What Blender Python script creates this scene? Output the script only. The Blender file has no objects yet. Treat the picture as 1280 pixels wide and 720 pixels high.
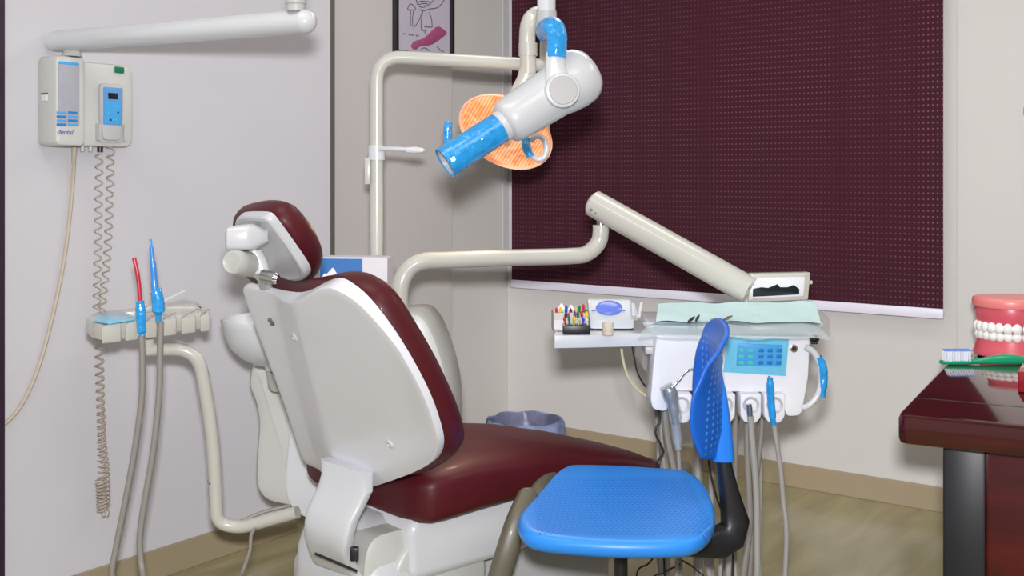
import bpy, bmesh, math, random
from mathutils import Vector, Matrix
random.seed(7)
PI = math.pi
sc = bpy.context.scene
COL = sc.collection

# ------------------------------------------------------------------ camera frame
TH = math.radians(36.45)
FPX = 1400.0
CAM = Vector((3.46, -4.646, 1.35))
R = Vector((math.cos(TH), math.sin(TH), 0)); F = Vector((-math.sin(TH), math.cos(TH), 0)); Z = Vector((0, 0, 1))
HY = 220.0

def W(px, py, d):
    return CAM + R*((px-640)/FPX*d) + F*d + Z*((HY-py)/FPX*d)
def K(x, d, z):
    p = CAM + R*x + F*d
    return Vector((p.x, p.y, z))
def WZ(px, py, z):            # measured point at a known height
    d = (CAM.z - z)*FPX/(py-HY)
    return W(px, py, d)
def mat4(o, u, v, n):
    m = Matrix.Identity(4)
    for i in range(3):
        m[i][0] = u[i]; m[i][1] = v[i]; m[i][2] = n[i]; m[i][3] = o[i]
    return m
def frame(o, u, v):
    u = Vector(u).normalized(); v = Vector(v); n = u.cross(v).normalized(); v = n.cross(u).normalized()
    return mat4(o, u, v, n)
def facing(px, py, d, yaw=0.0):   # upright frame, x right, y up, z towards the viewer side
    u = R*math.cos(yaw) + F*math.sin(yaw)
    return frame(W(px, py, d), u, Z)
def on(M, px, py, h=0.0):     # measured pixel -> local xy on plane z=h of M
    o = M.translation + M.to_3x3().col[2]*h; n = M.to_3x3().col[2]
    dr = R*((px-640)/FPX) + F + Z*((HY-py)/FPX)
    t = (o-CAM).dot(n)/dr.dot(n)
    p = M.inverted() @ (CAM + dr*t)
    return (p.x, p.y)
def pl(M, pts, h=0.0):
    return [on(M, x, y, h) for x, y in pts]

# ------------------------------------------------------------------ materials
def lin(c):
    c = c/255.0
    return c/12.92 if c <= 0.04045 else ((c+0.055)/1.055)**2.4
def rgb(*c): return (lin(c[0]), lin(c[1]), lin(c[2]), 1)
def newmat(name):
    m = bpy.data.materials.new(name); m.use_nodes = True
    return m, m.node_tree, m.node_tree.nodes['Principled BSDF']
def setp(b, k, v):
    if k in b.inputs: b.inputs[k].default_value = v
def mat(name, c, rough=0.4, metal=0, coat=0, alpha=1, trans=0, emit=None, es=0, noise=0.04, nscale=12, bump=0, bscale=80, sss=0):
    m, nt, b = newmat(name)
    col = rgb(*c)
    if noise:
        tc = nt.nodes.new('ShaderNodeTexCoord'); n = nt.nodes.new('ShaderNodeTexNoise'); n.inputs['Scale'].default_value = nscale
        n.inputs['Detail'].default_value = 3
        nt.links.new(tc.outputs['Object'], n.inputs['Vector'])
        mx = nt.nodes.new('ShaderNodeMix'); mx.data_type = 'RGBA'
        mx.inputs[6].default_value = tuple(x*(1-noise) for x in col[:3])+(1,)
        mx.inputs[7].default_value = tuple(min(1, x*(1+noise)) for x in col[:3])+(1,)
        nt.links.new(n.outputs['Fac'], mx.inputs[0]); nt.links.new(mx.outputs[2], b.inputs['Base Color'])
    else:
        b.inputs['Base Color'].default_value = col
    setp(b, 'Roughness', rough); setp(b, 'Metallic', metal); setp(b, 'Coat Weight', coat); setp(b, 'Alpha', alpha)
    setp(b, 'Transmission Weight', trans); setp(b, 'Coat Roughness', 0.08)
    if emit: setp(b, 'Emission Color', rgb(*emit)); setp(b, 'Emission Strength', es)
    if bump:
        tc = nt.nodes.new('ShaderNodeTexCoord'); n = nt.nodes.new('ShaderNodeTexNoise'); n.inputs['Scale'].default_value = bscale
        nt.links.new(tc.outputs['Object'], n.inputs['Vector'])
        bp = nt.nodes.new('ShaderNodeBump'); bp.inputs['Strength'].default_value = bump; bp.inputs['Distance'].default_value = 0.003 if bump < 0.95 else 0.007
        nt.links.new(n.outputs['Fac'], bp.inputs['Height']); nt.links.new(bp.outputs['Normal'], b.inputs['Normal'])
    return m

def dots(name, base, dot, su, sv, r, axes=(0, 2), rough=0.6, stagger=0, vary=False, bump=0.0, clip=None):
    """regular grid of small round dots in object space"""
    m, nt, b = newmat(name); N = nt.nodes; L = nt.links
    tc = N.new('ShaderNodeTexCoord'); sp = N.new('ShaderNodeSeparateXYZ'); L.new(tc.outputs['Object'], sp.inputs[0])
    def mth(op, a, bb=None, clamp=False):
        n = N.new('ShaderNodeMath'); n.operation = op; n.use_clamp = clamp
        for i, v in enumerate((a, bb)):
            if v is None: continue
            if isinstance(v, (int, float)): n.inputs[i].default_value = v
            else: L.new(v, n.inputs[i])
        return n.outputs[0]
    u = mth('DIVIDE', sp.outputs[axes[0]], su); v = mth('DIVIDE', sp.outputs[axes[1]], sv)
    if stagger:
        row = mth('FLOOR', v); par = mth('MODULO', mth('ABSOLUTE', row), 2.0); u = mth('ADD', u, mth('MULTIPLY', par, 0.5))
    fu = mth('MULTIPLY', mth('SUBTRACT', mth('FRACT', u), 0.5), su); fv = mth('MULTIPLY', mth('SUBTRACT', mth('FRACT', v), 0.5), sv)
    d = mth('SQRT', mth('ADD', mth('MULTIPLY', fu, fu), mth('MULTIPLY', fv, fv)))
    mr = N.new('ShaderNodeMapRange'); mr.inputs['From Min'].default_value = r*1.25; mr.inputs['From Max'].default_value = r*0.75
    L.new(d, mr.inputs['Value']); fac = mr.outputs[0]
    if clip:
        (cx, cy, rx, ry) = clip
        e = mth('MAXIMUM', mth('DIVIDE', mth('ABSOLUTE', mth('SUBTRACT', sp.outputs[axes[0]], cx)), rx), mth('DIVIDE', mth('ABSOLUTE', mth('SUBTRACT', sp.outputs[axes[1]], cy)), ry))
        fac = mth('MULTIPLY', fac, mth('LESS_THAN', e, 1.0))
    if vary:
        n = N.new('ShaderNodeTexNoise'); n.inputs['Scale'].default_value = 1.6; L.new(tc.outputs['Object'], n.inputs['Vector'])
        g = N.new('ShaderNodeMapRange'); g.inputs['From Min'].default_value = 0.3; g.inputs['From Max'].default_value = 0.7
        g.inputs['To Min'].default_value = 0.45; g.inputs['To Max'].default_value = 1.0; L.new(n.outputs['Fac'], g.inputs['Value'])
        e = N.new('ShaderNodeMapRange'); e.inputs['From Min'].default_value = 2.02; e.inputs['From Max'].default_value = 2.24   # backlight painted in: dots turn lighter towards the right edge
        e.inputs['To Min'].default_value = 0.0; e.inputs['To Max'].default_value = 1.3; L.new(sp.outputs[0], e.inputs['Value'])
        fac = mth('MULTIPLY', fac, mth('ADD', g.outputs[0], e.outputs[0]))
    mx = N.new('ShaderNodeMix'); mx.data_type = 'RGBA'; mx.clamp_factor = False
    mx.inputs[6].default_value = rgb(*base); mx.inputs[7].default_value = rgb(*dot)
    L.new(fac, mx.inputs[0]); L.new(mx.outputs[2], b.inputs['Base Color'])
    setp(b, 'Roughness', rough); setp(b, 'Specular IOR Level', 0.15 if vary else 0.5)
    if bump:
        bp = N.new('ShaderNodeBump'); bp.inputs['Strength'].default_value = bump; bp.inputs['Distance'].default_value = -0.002
        L.new(fac, bp.inputs['Height']); L.new(bp.outputs['Normal'], b.inputs['Normal'])
    return m

M_ = {}
M_['wall'] = mat('wall_paint', (190, 188, 192), 0.55, noise=0.02, nscale=2)
M_['wall2'] = mat('wall_paint_warm', (178, 174, 171), 0.6, noise=0.02, nscale=2)
M_['wallc'] = mat('wall_paint_cream', (188, 185, 181), 0.55, noise=0.02, nscale=2)
M_['ceil'] = mat('ceiling_paint', (225, 222, 215), 0.8, noise=0.01)
M_['dark'] = mat('dark_plastic', (30, 28, 32), 0.4)
M_['purple_dark'] = mat('dark_purple_lacquer', (44, 26, 44), 0.4)
M_['trim_grey'] = mat('grey_metal_trim', (88, 84, 80), 0.4)
M_['white'] = mat('white_plastic', (206, 208, 211), 0.28, coat=0.3, noise=0.015)
M_['cream'] = mat('cream_enamel', (190, 189, 180), 0.25, coat=0.5, noise=0.015)
M_['offwhite'] = mat('offwhite_shell', (230, 231, 237), 0.3, coat=0.3, noise=0.02)
M_['greywhite'] = mat('grey_white_plastic', (192, 193, 188), 0.38, noise=0.02)
M_['lightgrey'] = mat('light_grey_plastic', (183, 182, 182), 0.4, noise=0.02)
M_['maroon'] = mat('maroon_vinyl', (80, 20, 27), 0.46, coat=0.04, noise=0.10, nscale=6, bump=0.05, bscale=260)
M_['maroon'].node_tree.nodes['Principled BSDF'].inputs['Specular IOR Level'].default_value = 0.28
M_['olive'] = mat('olive_grey_rubber', (96, 91, 74), 0.42, coat=0.05)
M_['chrome'] = mat('chrome', (205, 205, 208), 0.18, metal=1, noise=0)
M_['steel'] = mat('brushed_steel', (150, 148, 145), 0.35, metal=0.9, noise=0.05)
M_['film'] = mat('blue_film', (34, 152, 222), 0.18, coat=0.7, noise=0.3, nscale=45, bump=1.0, bscale=38)
M_['film_light'] = mat('pale_blue_film', (110, 195, 228), 0.2, coat=0.5, noise=0.12, nscale=40, bump=0.4, bscale=60)
M_['blue'] = mat('blue_plastic', (34, 130, 236), 0.33, coat=0.2, noise=0.03)
M_['black'] = mat('black_plastic', (24, 24, 29), 0.4, noise=0.06)
M_['hose'] = mat('grey_hose', (158, 155, 152), 0.45)
M_['hose_d'] = mat('dark_grey_hose', (138, 134, 127), 0.45)
M_['beige_hose'] = mat('beige_hose', (176, 166, 146), 0.5)
M_['cord'] = mat('beige_cord', (166, 156, 140), 0.5)
M_['red'] = mat('red_tip', (190, 40, 58), 0.3, coat=0.4)
M_['lblue'] = mat('light_blue_tip', (60, 140, 220), 0.3, coat=0.4)
M_['teal'] = mat('teal_paper', (208, 240, 242), 0.7, noise=0.06, nscale=9, bump=0.2, bscale=30)
M_['clear'] = mat('clear_plastic_sleeve', (210, 225, 228), 0.12, alpha=0.38, noise=0.05, coat=0.4, bump=0.5, bscale=30)
M_['clear2'] = mat('crumpled_clear_plastic', (185, 200, 210), 0.15, alpha=0.28, noise=0.2, nscale=30, coat=0.5, bump=0.8, bscale=60)
M_['bag'] = mat('bluish_bin_bag', (128, 142, 176), 0.35, alpha=0.85, noise=0.35, nscale=22, bump=0.9, bscale=25)
M_['binm'] = mat('bin_plastic', (70, 72, 92), 0.5)
M_['tissue'] = mat('white_tissue', (238, 236, 240), 0.8, bump=0.2)
M_['boxblue'] = mat('blue_card', (52, 112, 180), 0.5)
M_['card'] = mat('white_card', (218, 215, 220), 0.6)
M_['oval'] = mat('periwinkle_plastic', (98, 122, 215), 0.3, coat=0.5)
M_['cottonroll'] = mat('beige_roll', (208, 198, 178), 0.85, noise=0.1, nscale=60, bump=0.3)
M_['gum'] = mat('pink_gum_plastic', (208, 88, 102), 0.28, coat=0.5, noise=0.05)
M_['gumtop'] = mat('pale_pink_plastic', (228, 128, 125), 0.35, noise=0.05)
M_['tooth'] = mat('tooth_white', (240, 238, 232), 0.25, coat=0.5)
M_['green'] = mat('green_plastic', (12, 150, 105), 0.28, coat=0.5)
M_['bristle'] = mat('white_bristle', (226, 230, 242), 0.6)
M_['bristle_b'] = mat('blue_bristle', (110, 150, 225), 0.6)
M_['paper'] = mat('grey_paper', (166, 160, 172), 0.7, noise=0.05)
M_['ink'] = mat('ink', (62, 56, 66), 0.7)
M_['pinkink'] = mat('pink_paint', (146, 68, 104), 0.6, noise=0.15, nscale=30)
M_['screen'] = mat('dark_screen', (18, 26, 32), 0.2)
M_['btn_g'] = mat('green_key', (70, 196, 178), 0.3)
M_['btn_b'] = mat('blue_key', (70, 160, 222), 0.3)
M_['btn_d'] = mat('deep_blue_key', (30, 120, 190), 0.3)
M_['handsetb'] = mat('handset_blue', (92, 150, 205), 0.3, coat=0.3)
M_['switch'] = mat('green_switch', (10, 110, 78), 0.3)
M_['panelg'] = mat('grey_label', (160, 160, 168), 0.5, noise=0.1, nscale=60)
M_['logo'] = mat('purple_print', (84, 80, 170), 0.5)
M_['rail'] = mat('blind_rail', (206, 204, 216), 0.4)
M_['duct'] = mat('grey_duct', (128, 124, 116), 0.6)
M_['yellowtube'] = mat('yellowish_tube', (205, 198, 160), 0.3)
M_['redlac'] = mat('red_lacquer', (140, 22, 30), 0.2, coat=0.6)
M_['baseb'] = mat('baseboard_beige', (146, 133, 108), 0.45, noise=0.05, nscale=5)
M_['blind'] = dots('perforated_blind', (60, 26, 37), (98, 66, 76), 0.0185, 0.0235, 0.0033, axes=(0, 2), rough=0.9, stagger=0, vary=True)

def wood(name, c1, c2, rough, coat, scale=(1, 12, 12), mixs=1.0):
    m, nt, b = newmat(name); N = nt.nodes; L = nt.links
    tc = N.new('ShaderNodeTexCoord'); mp = N.new('ShaderNodeMapping'); mp.inputs['Scale'].default_value = scale
    L.new(tc.outputs['Object'], mp.inputs[0])
    n = N.new('ShaderNodeTexNoise'); n.inputs['Scale'].default_value = 2.2; n.inputs['Detail'].default_value = 6; n.inputs['Distortion'].default_value = 0.6
    L.new(mp.outputs[0], n.inputs['Vector'])
    cr = N.new('ShaderNodeValToRGB'); cr.color_ramp.elements[0].position = 0.3; cr.color_ramp.elements[1].position = 0.7
    cr.color_ramp.elements[0].color = rgb(*c1); cr.color_ramp.elements[1].color = rgb(*c2)
    L.new(n.outputs['Fac'], cr.inputs[0]); L.new(cr.outputs[0], b.inputs['Base Color'])
    setp(b, 'Roughness', rough); setp(b, 'Coat Weight', coat); setp(b, 'Coat Roughness', 0.05)
    return m
M_['floor'] = wood('vinyl_floor', (140, 131, 96), (163, 154, 118), 0.22, 0.1, (5, 0.9, 1))
M_['deskred'] = wood('red_lacquer_wood', (56, 9, 8), (82, 15, 12), 0.25, 0.15, (1, 9, 9))
M_['desktop'] = wood('red_lacquer_top', (50, 9, 9), (74, 15, 13), 0.10, 0.6, (1, 9, 9))

def lampglow():
    m, nt, b = newmat('lamp_reflector_glow'); N = nt.nodes; L = nt.links
    tc = N.new('ShaderNodeTexCoord')
    wv = N.new('ShaderNodeTexWave'); wv.inputs['Scale'].default_value = 30; wv.inputs['Distortion'].default_value = 0.5; wv.bands_direction = 'X'
    L.new(tc.outputs['Object'], wv.inputs['Vector'])
    n = N.new('ShaderNodeTexNoise'); n.inputs['Scale'].default_value = 11; n.inputs['Distortion'].default_value = 2.0; L.new(tc.outputs['Object'], n.inputs['Vector'])
    ad = N.new('ShaderNodeMath'); ad.operation = 'MULTIPLY_ADD'; ad.inputs[1].default_value = 0.28; L.new(wv.outputs['Fac'], ad.inputs[0]); L.new(n.outputs['Fac'], ad.inputs[2])
    cr = N.new('ShaderNodeValToRGB'); cr.color_ramp.elements[0].position = 0.45; cr.color_ramp.elements[1].position = 0.85
    cr.color_ramp.elements[0].color = rgb(238, 132, 70); cr.color_ramp.elements[1].color = rgb(255, 218, 168)
    L.new(ad.outputs[0], cr.inputs[0]); b.inputs['Base Color'].default_value = rgb(190, 90, 45)
    L.new(cr.outputs[0], b.inputs['Emission Color']); setp(b, 'Emission Strength', 0.85); setp(b, 'Roughness', 0.2)
    return m
M_['glow'] = lampglow()
M_['glowrim'] = mat('warm_clear_rim', (240, 190, 160), 0.15, emit=(240, 160, 110), es=0.25, noise=0.05)

# ------------------------------------------------------------------ mesh tools
def tag(o, label=None, cat=None, group=None, kind=None):
    if label: o['label'] = label
    if cat: o['category'] = cat
    if group: o['group'] = group
    if kind: o['kind'] = kind
    return o
def thing(name, loc, label, cat, group=None):
    o = bpy.data.objects.new(name, None); COL.objects.link(o); o.location = loc; o.empty_display_size = 0.05
    return tag(o, label, cat, group)

def catmull(pts, n=8, closed=False):
    P = [Vector(p) for p in pts]; out = []; m = len(P)
    rng = range(m if closed else m-1)
    for i in rng:
        p0 = P[(i-1) % m] if closed or i > 0 else P[0]*2-P[1]
        p1 = P[i]; p2 = P[(i+1) % m]
        p3 = P[(i+2) % m] if closed or i+2 < m else P[-1]*2-P[-2]
        for k in range(n):
            t = k/n
            out.append(0.5*((2*p1)+(p2-p0)*t+(2*p0-5*p1+4*p2-p3)*t*t+(3*p1-p0-3*p2+p3)*t**3))
    if not closed: out.append(P[-1].copy())
    return out
def fillet(pts, r, n=6):
    """polyline with rounded corners"""
    P = [Vector(p) for p in pts]; out = [P[0]]
    for i in range(1, len(P)-1):
        a, b, c = P[i-1], P[i], P[i+1]
        u = (a-b); v = (c-b); rr = min(r, u.length*0.49, v.length*0.49)
        s = b+u.normalized()*rr; e = b+v.normalized()*rr
        for k in range(n+1):
            t = k/n; out.append((1-t)**2*s+2*t*(1-t)*b+t*t*e)
    out.append(P[-1]); return out
def round_poly(pts, r, n=5):
    P = [Vector((p[0], p[1])) for p in pts]; out = []; m = len(P)
    for i in range(m):
        a, b, c = P[i-1], P[i], P[(i+1) % m]
        u = a-b; v = c-b; rr = min(r, u.length*0.48, v.length*0.48)
        s = b+u.normalized()*rr; e = b+v.normalized()*rr
        for k in range(n+1):
            t = k/n; q = (1-t)**2*s+2*t*(1-t)*b+t*t*e
            out.append((q.x, q.y))
    return out
def smooth_poly(pts, n=5):
    return [(p.x, p.y) for p in catmull([(x, y, 0) for x, y in pts], n, True)]
def ensure_ccw(o):
    a = sum(o[i-1][0]*o[i][1]-o[i][0]*o[i-1][1] for i in range(len(o)))
    return o if a > 0 else o[::-1]

class MB:
    def __init__(s): s.v = []; s.f = []
    def add(s, vs, fs):
        b = len(s.v); s.v += [Vector(v) for v in vs]; s.f += [tuple(b+i for i in f) for f in fs]; return s
    def frombm(s, bm, M=None):
        bm.verts.ensure_lookup_table()
        vs = [(M @ v.co) if M else v.co.copy() for v in bm.verts]
        s.add(vs, [[v.index for v in f.verts] for f in bm.faces]); bm.free(); return s
    def box(s, M, size, bev=0.0, seg=3, c=(0, 0, 0)):
        bm = bmesh.new(); bmesh.ops.create_cube(bm, size=1.0)
        for v in bm.verts: v.co = Vector((v.co.x*size[0]+c[0], v.co.y*size[1]+c[1], v.co.z*size[2]+c[2]))
        if bev: bmesh.ops.bevel(bm, geom=bm.edges[:], offset=bev, segments=seg, affect='EDGES', profile=0.5)
        bm.verts.index_update(); return s.frombm(bm, M)
    def rings(s, rings, cap0=True, cap1=True, closed=False):
        n = len(rings[0]); vs = [p for r in rings for p in r]; fs = []
        for k in range(len(rings)-1+(1 if closed else 0)):
            a = k*n; b = ((k+1) % len(rings))*n
            for i in range(n):
                j = (i+1) % n; fs.append((a+i, a+j, b+j, b+i))
        if not closed:
            if cap0: fs.append(tuple(range(n-1, -1, -1)))
            if cap1: fs.append(tuple((len(rings)-1)*n+i for i in range(n)))
        return s.add(vs, fs)
    def tube(s, pts, r, seg=12, cap=True):
        P = [Vector(p) for p in pts]; m = len(P)
        rad = r if isinstance(r, (list, tuple)) else [r]*m
        if len(rad) != m: rad = [rad[min(len(rad)-1, int(i/(m-1)*(len(rad)-1)+0.5))] for i in range(m)]
        T = []
        for i in range(m):
            t = (P[min(i+1, m-1)]-P[max(i-1, 0)]); T.append(t.normalized() if t.length > 1e-9 else Vector((0, 0, 1)))
        up = Vector((0, 0, 1)) if abs(T[0].z) < 0.9 else Vector((1, 0, 0))
        u = T[0].cross(up).normalized(); rs = []
        for i in range(m):
            u = (u - T[i]*u.dot(T[i])).normalized(); v = T[i].cross(u)
            rs.append([P[i]+(u*math.cos(2*PI*k/seg)+v*math.sin(2*PI*k/seg))*rad[i] for k in range(seg)])
        return s.rings(rs, cap, cap)
    def lathe(s, M, prof, seg=28, cap=True):
        """profile of (radius, height) about local z"""
        rs = [[M @ Vector((r*math.cos(2*PI*k/seg), r*math.sin(2*PI*k/seg), h)) for k in range(seg)] for r, h in prof]
        return s.rings(rs, cap, cap)
    def pillow(s, M, outline, prof, bend=None):
        """closed 2D outline stacked in rings of (inset, height)"""
        o = ensure_ccw(outline); n = len(o); nm = []
        for i in range(n):
            a = Vector(o[i-1]); c = Vector(o[(i+1) % n]); t = (c-a)
            t = t.normalized() if t.length > 0 else Vector((1, 0)); nm.append(Vector((-t.y, t.x)))
        rs = []
        for ins, h in prof:
            rs.append([Vector((o[i][0]+nm[i].x*ins, o[i][1]+nm[i].y*ins, h)) for i in range(n)])
        if bend: rs = [[bend(p) for p in r] for r in rs]
        return s.rings([[M @ p for p in r] for r in rs])
    def dome(s, M, outline, prof, bend=None):
        """like pillow, ring = (scale about centroid, height)"""
        o = ensure_ccw(outline); n = len(o); cx = sum(p[0] for p in o)/n; cy = sum(p[1] for p in o)/n
        rs = [[Vector((cx+(p[0]-cx)*k, cy+(p[1]-cy)*k, h)) for p in o] for k, h in prof]
        if bend: rs = [[bend(p) for p in r] for r in rs]
        return s.rings([[M @ p for p in r] for r in rs])
    def plate(s, M, outline, z0, z1, bev=0.004):
        b = min(bev, abs(z1-z0)*0.45)
        return s.pillow(M, outline, [(b, z0), (b*0.3, z0+b*0.3), (0, z0+b), (0, z1-b), (b*0.3, z1-b*0.3), (b, z1)])
    def se(s, secs, n=28, cap=True):
        """loft of superellipse sections (centre, halfU, halfV, exponent)"""
        rs = []
        for c, u, v, e in secs:
            r = []
            for k in range(n):
                a = 2*PI*k/n; x = math.cos(a); y = math.sin(a)
                r.append(Vector(c)+Vector(u)*math.copysign(abs(x)**(2/e), x)+Vector(v)*math.copysign(abs(y)**(2/e), y))
            rs.append(r)
        return s.rings(rs, cap, cap)
    def ball(s, c, r, seg=14, sc3=(1, 1, 1), M=None):
        bm = bmesh.new(); bmesh.ops.create_uvsphere(bm, u_segments=seg, v_segments=seg//2+2, radius=r)
        for v in bm.verts:
            v.co = Vector((v.co.x*sc3[0], v.co.y*sc3[1], v.co.z*sc3[2]))
            if M: v.co = M.to_3x3() @ v.co
            v.co += Vector(c)
        bm.verts.index_update(); return s.frombm(bm)
    def build(s, name, m, parent=None, M=None, smooth=True, ang=38, label=None, mods=None):
        me = bpy.data.meshes.new(name)
        inv = M.inverted() if M else None
        me.from_pydata([(inv @ v) if inv else v for v in s.v], [], s.f)
        bm = bmesh.new(); bm.from_mesh(me); bmesh.ops.recalc_face_normals(bm, faces=bm.faces[:]); bm.to_mesh(me); bm.free()
        if smooth:
            me.shade_smooth(); me.set_sharp_from_angle(angle=math.radians(ang))
        me.materials.append(m if not isinstance(m, str) else M_[m])
        o = bpy.data.objects.new(name, me); COL.objects.link(o)
        if parent:
            o.parent = parent; o.matrix_parent_inverse = Matrix.Translation(-parent.location) if parent.type == 'EMPTY' else parent.matrix_basis.inverted()
        if M: o.matrix_basis = M
        if mods: mods(o)
        if label: o['label'] = label
        return o
def rect(x0, y0, x1, y1): return [(x0, y0), (x1, y0), (x1, y1), (x0, y1)]
def Wp(l, d0, d1=None):
    n = len(l); return [W(x, y, d0 if d1 is None else d0+(d1-d0)*i/(n-1)) for i, (x, y) in enumerate(l)]

# ------------------------------------------------------------------ room shell
XA, XB, XC = 0.267, 0.19, 0.0
def wallY(px, X):        # along-wall coordinate where the sight line through px meets plane x=X
    dr = R*((px-640)/FPX)+F; t = (X-CAM.x)/dr.x; return CAM.y+dr.y*t
def wallX(px, Y=0.0):
    dr = R*((px-640)/FPX)+F; t = (Y-CAM.y)/dr.y; return CAM.x+dr.x*t
yA = wallY(415, XA); yB = wallY(565, XB); H = 2.75; XR = 5.2; YF = -6.4
def struct(name, mb, m, **k): return tag(mb.build(name, m, smooth=False, **k), kind='structure')
def abox(x0, y0, z0, x1, y1, z1, bev=0.0):
    return MB().box(Matrix.Identity(4), (x1-x0, y1-y0, z1-z0), bev, 2, ((x0+x1)/2, (y0+y1)/2, (z0+z1)/2))
struct('floor', abox(-0.3, YF, -0.06, XR, 0.2, 0.0), 'floor')
struct('ceiling', abox(-0.3, YF, H, XR, 0.2, H+0.06), 'ceil')
struct('wall_left', abox(-0.3, YF, 0, XA, yA, H), 'wall')
struct('wall_left_middle', abox(-0.3, yA+0.001, 0, XB, yB, H), 'wall2')
struct('wall_left_end', abox(-0.3, yB+0.001, 0, XC, 0.2, H), 'wallc')
struct('wall_back', abox(XC+0.001, 0, 0, XR, 0.2, H), 'wallc')
struct('wall_right', abox(XR+0.001, YF, 0, XR+0.15, 0.2, H), 'wallc')
BH = 0.1
struct('baseboard_left', abox(XA, YF, 0, XA+0.012, yA, BH, 0.003), 'baseb')
struct('baseboard_left_middle', abox(XB, yA, 0, XB+0.012, yB, BH, 0.003), 'baseb')
struct('baseboard_left_end', abox(XC, yB, 0, XC+0.012, 0, BH, 0.003), 'baseb')
struct('baseboard_back', abox(XC+0.012, -0.012, 0, XR, 0, BH, 0.003), 'baseb')
struct('trim_1', abox(XA-0.02, yA-0.012, 0, XA+0.005, yA+0.012, H, 0.003), 'trim_grey')
M_['trim_light'] = mat('light_grey_trim', (182, 180, 182), 0.5)
zT4 = 0.94
yD = wallY(7, XA)
struct('trim_2', abox(XA, yD-0.12, 0, XA+0.02, yD-0.012, H, 0.003), 'purple_dark')
struct('trim_4', abox(0.012, -0.055, zT4, wallX(636.5), -0.001, 2.6, 0.002), 'trim_light')
struct('trim_3', abox(wallX(1196), -0.002, 0.10, XR, 0, H, 0.002), 'wallc')

# ------------------------------------------------------------------ roller blind
bx0, bx1 = wallX(637), wallX(1181)
YBl = -0.05
def backz(px, py, Y=YBl):
    dr = R*((px-640)/FPX)+F+Z*((HY-py)/FPX); t = (Y-CAM.y)/dr.y; return CAM.z+dr.z*t, CAM.x+dr.x*t
zb0, xb0 = backz(640, 351); zb1, xb1 = backz(1179, 384); zb = (zb0+zb1)/2
zr0 = (backz(640, 360)[0]+backz(1179, 398)[0])/2
bl = thing('roller_blind', (xb0, YBl, zr0), 'dark maroon perforated roller blind covering the window on the back wall', 'blind')
MB().box(Matrix.Identity(4), (xb1-xb0, 0.003, 2.62-zb), 0, 1, ((xb0+xb1)/2, YBl, (2.62+zb)/2)).build('fabric', 'blind', bl, smooth=False)
MB().box(Matrix.Identity(4), (xb1-xb0+0.004, 0.016, zb-zr0), 0.003, 2, ((xb0+xb1)/2, YBl, (zb+zr0)/2)).build('bottom_rail', 'rail', bl, label='pale lilac bottom rail')
MB().tube([(xb0, YBl, 2.65), (xb1, YBl, 2.65)], 0.03, 20).build('roller_tube', 'rail', bl)
for s_, x_ in ((0, xb0-0.008), (1, xb1+0.008)):
    MB().box(Matrix.Identity(4), (0.012, 0.09, 0.09), 0.003, 2, (x_, -0.045, 2.65)).build('bracket', 'rail', bl)

# wall notice at the frame's right edge
zn0, xn0 = backz(1278, 134, -0.004); zn1, _ = backz(1278, 186, -0.004); zn2, _ = backz(1278, 252, -0.004)
wn = thing('wall_notice', (xn0, -0.004, zn2), 'printed notice with a purple header on the wall at the right picture edge', 'notice')
xn0 += 0.006
MB().box(Matrix.Identity(4), (0.34, 0.004, zn0-zn2), 0.001, 1, (xn0+0.17, -0.009, (zn0+zn2)/2)).build('sheet', 'card', wn)
MB().box(Matrix.Identity(4), (0.34, 0.002, 0.032), 0, 1, (xn0+0.17, -0.012, zn0-0.016)).build('header_band', 'logo', wn, label='purple header band')

# ------------------------------------------------------------------ framed drawing
MP = mat4(Vector((XB, 0, 0)), Vector((0, 1, 0)), Z, Vector((1, 0, 0)))
pu0 = on(MP, 490, 66)[0]; pu1 = on(MP, 563.5, 66)[0]; pv0 = (on(MP, 491, 70)[1]+on(MP, 566, 75)[1])/2; pv1 = pv0+0.42
pf = thing('framed_drawing', (XB, (pu0+pu1)/2, pv0), 'black framed ink drawing with a pink shape on the recessed wall', 'picture')
t_ = 0.02
fr = MB()
for a, b, c, d in ((pu0, pv0, pu0+t_, pv1), (pu1-t_, pv0, pu1, pv1), (pu0+t_, pv0, pu1-t_, pv0+t_), (pu0+t_, pv1-t_, pu1-t_, pv1)):
    fr.box(MP, (c-a, d-b, 0.022), 0.002, 2, ((a+c)/2, (b+d)/2, 0.012))
fr.build('frame', 'dark', pf)
MB().box(MP, (pu1-pu0-0.01, pv1-pv0-0.01, 0.008), 0, 1, ((pu0+pu1)/2, (pv0+pv1)/2, 0.005)).build('paper', 'paper', pf, smooth=False)
ink = MB()
def pxl(pts, r=0.0018, sm=True):
    l = [MP @ Vector((*on(MP, x, y, 0.011), 0.011)) for x, y in pts]
    ink.tube(catmull(l, 5) if sm else l, r, 5)
q = lambda l: [(484+x/10.29, y/10.29) for x, y in l]
for l in ([(380, 20), (400, 70), (450, 95), (510, 75), (570, 30), (590, 5)], [(385, 30), (450, 15), (560, 25)], [(395, 60), (460, 45), (520, 50)], [(400, -60), (370, -20), (380, 20)], [(590, 5), (600, -50), (520, -100), (430, -95), (400, -60)],
          [(420, 120), (460, 140), (550, 115), (640, 100), (690, 60)], [(690, 60), (720, 20), (740, -10)], [(450, 150), (420, 240), (380, 310), (340, 355)],
          [(455, 150), (440, 260), (440, 380), (500, 390)], [(540, 160), (570, 240), (580, 350)], [(480, 345), (580, 350)], [(490, 380), (485, 440)],
          [(270, 90), (300, 50), (350, 80), (360, 125), (270, 120), (270, 90)], [(300, 130), (300, 330)], [(340, 130), (325, 250), (330, 340)],
          [(430, 640), (480, 615), (550, 655)], [(640, 600), (680, 640), (730, 665)], [(580, 560), (620, 520)]):
    pxl(q(l), 0.0016)
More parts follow.
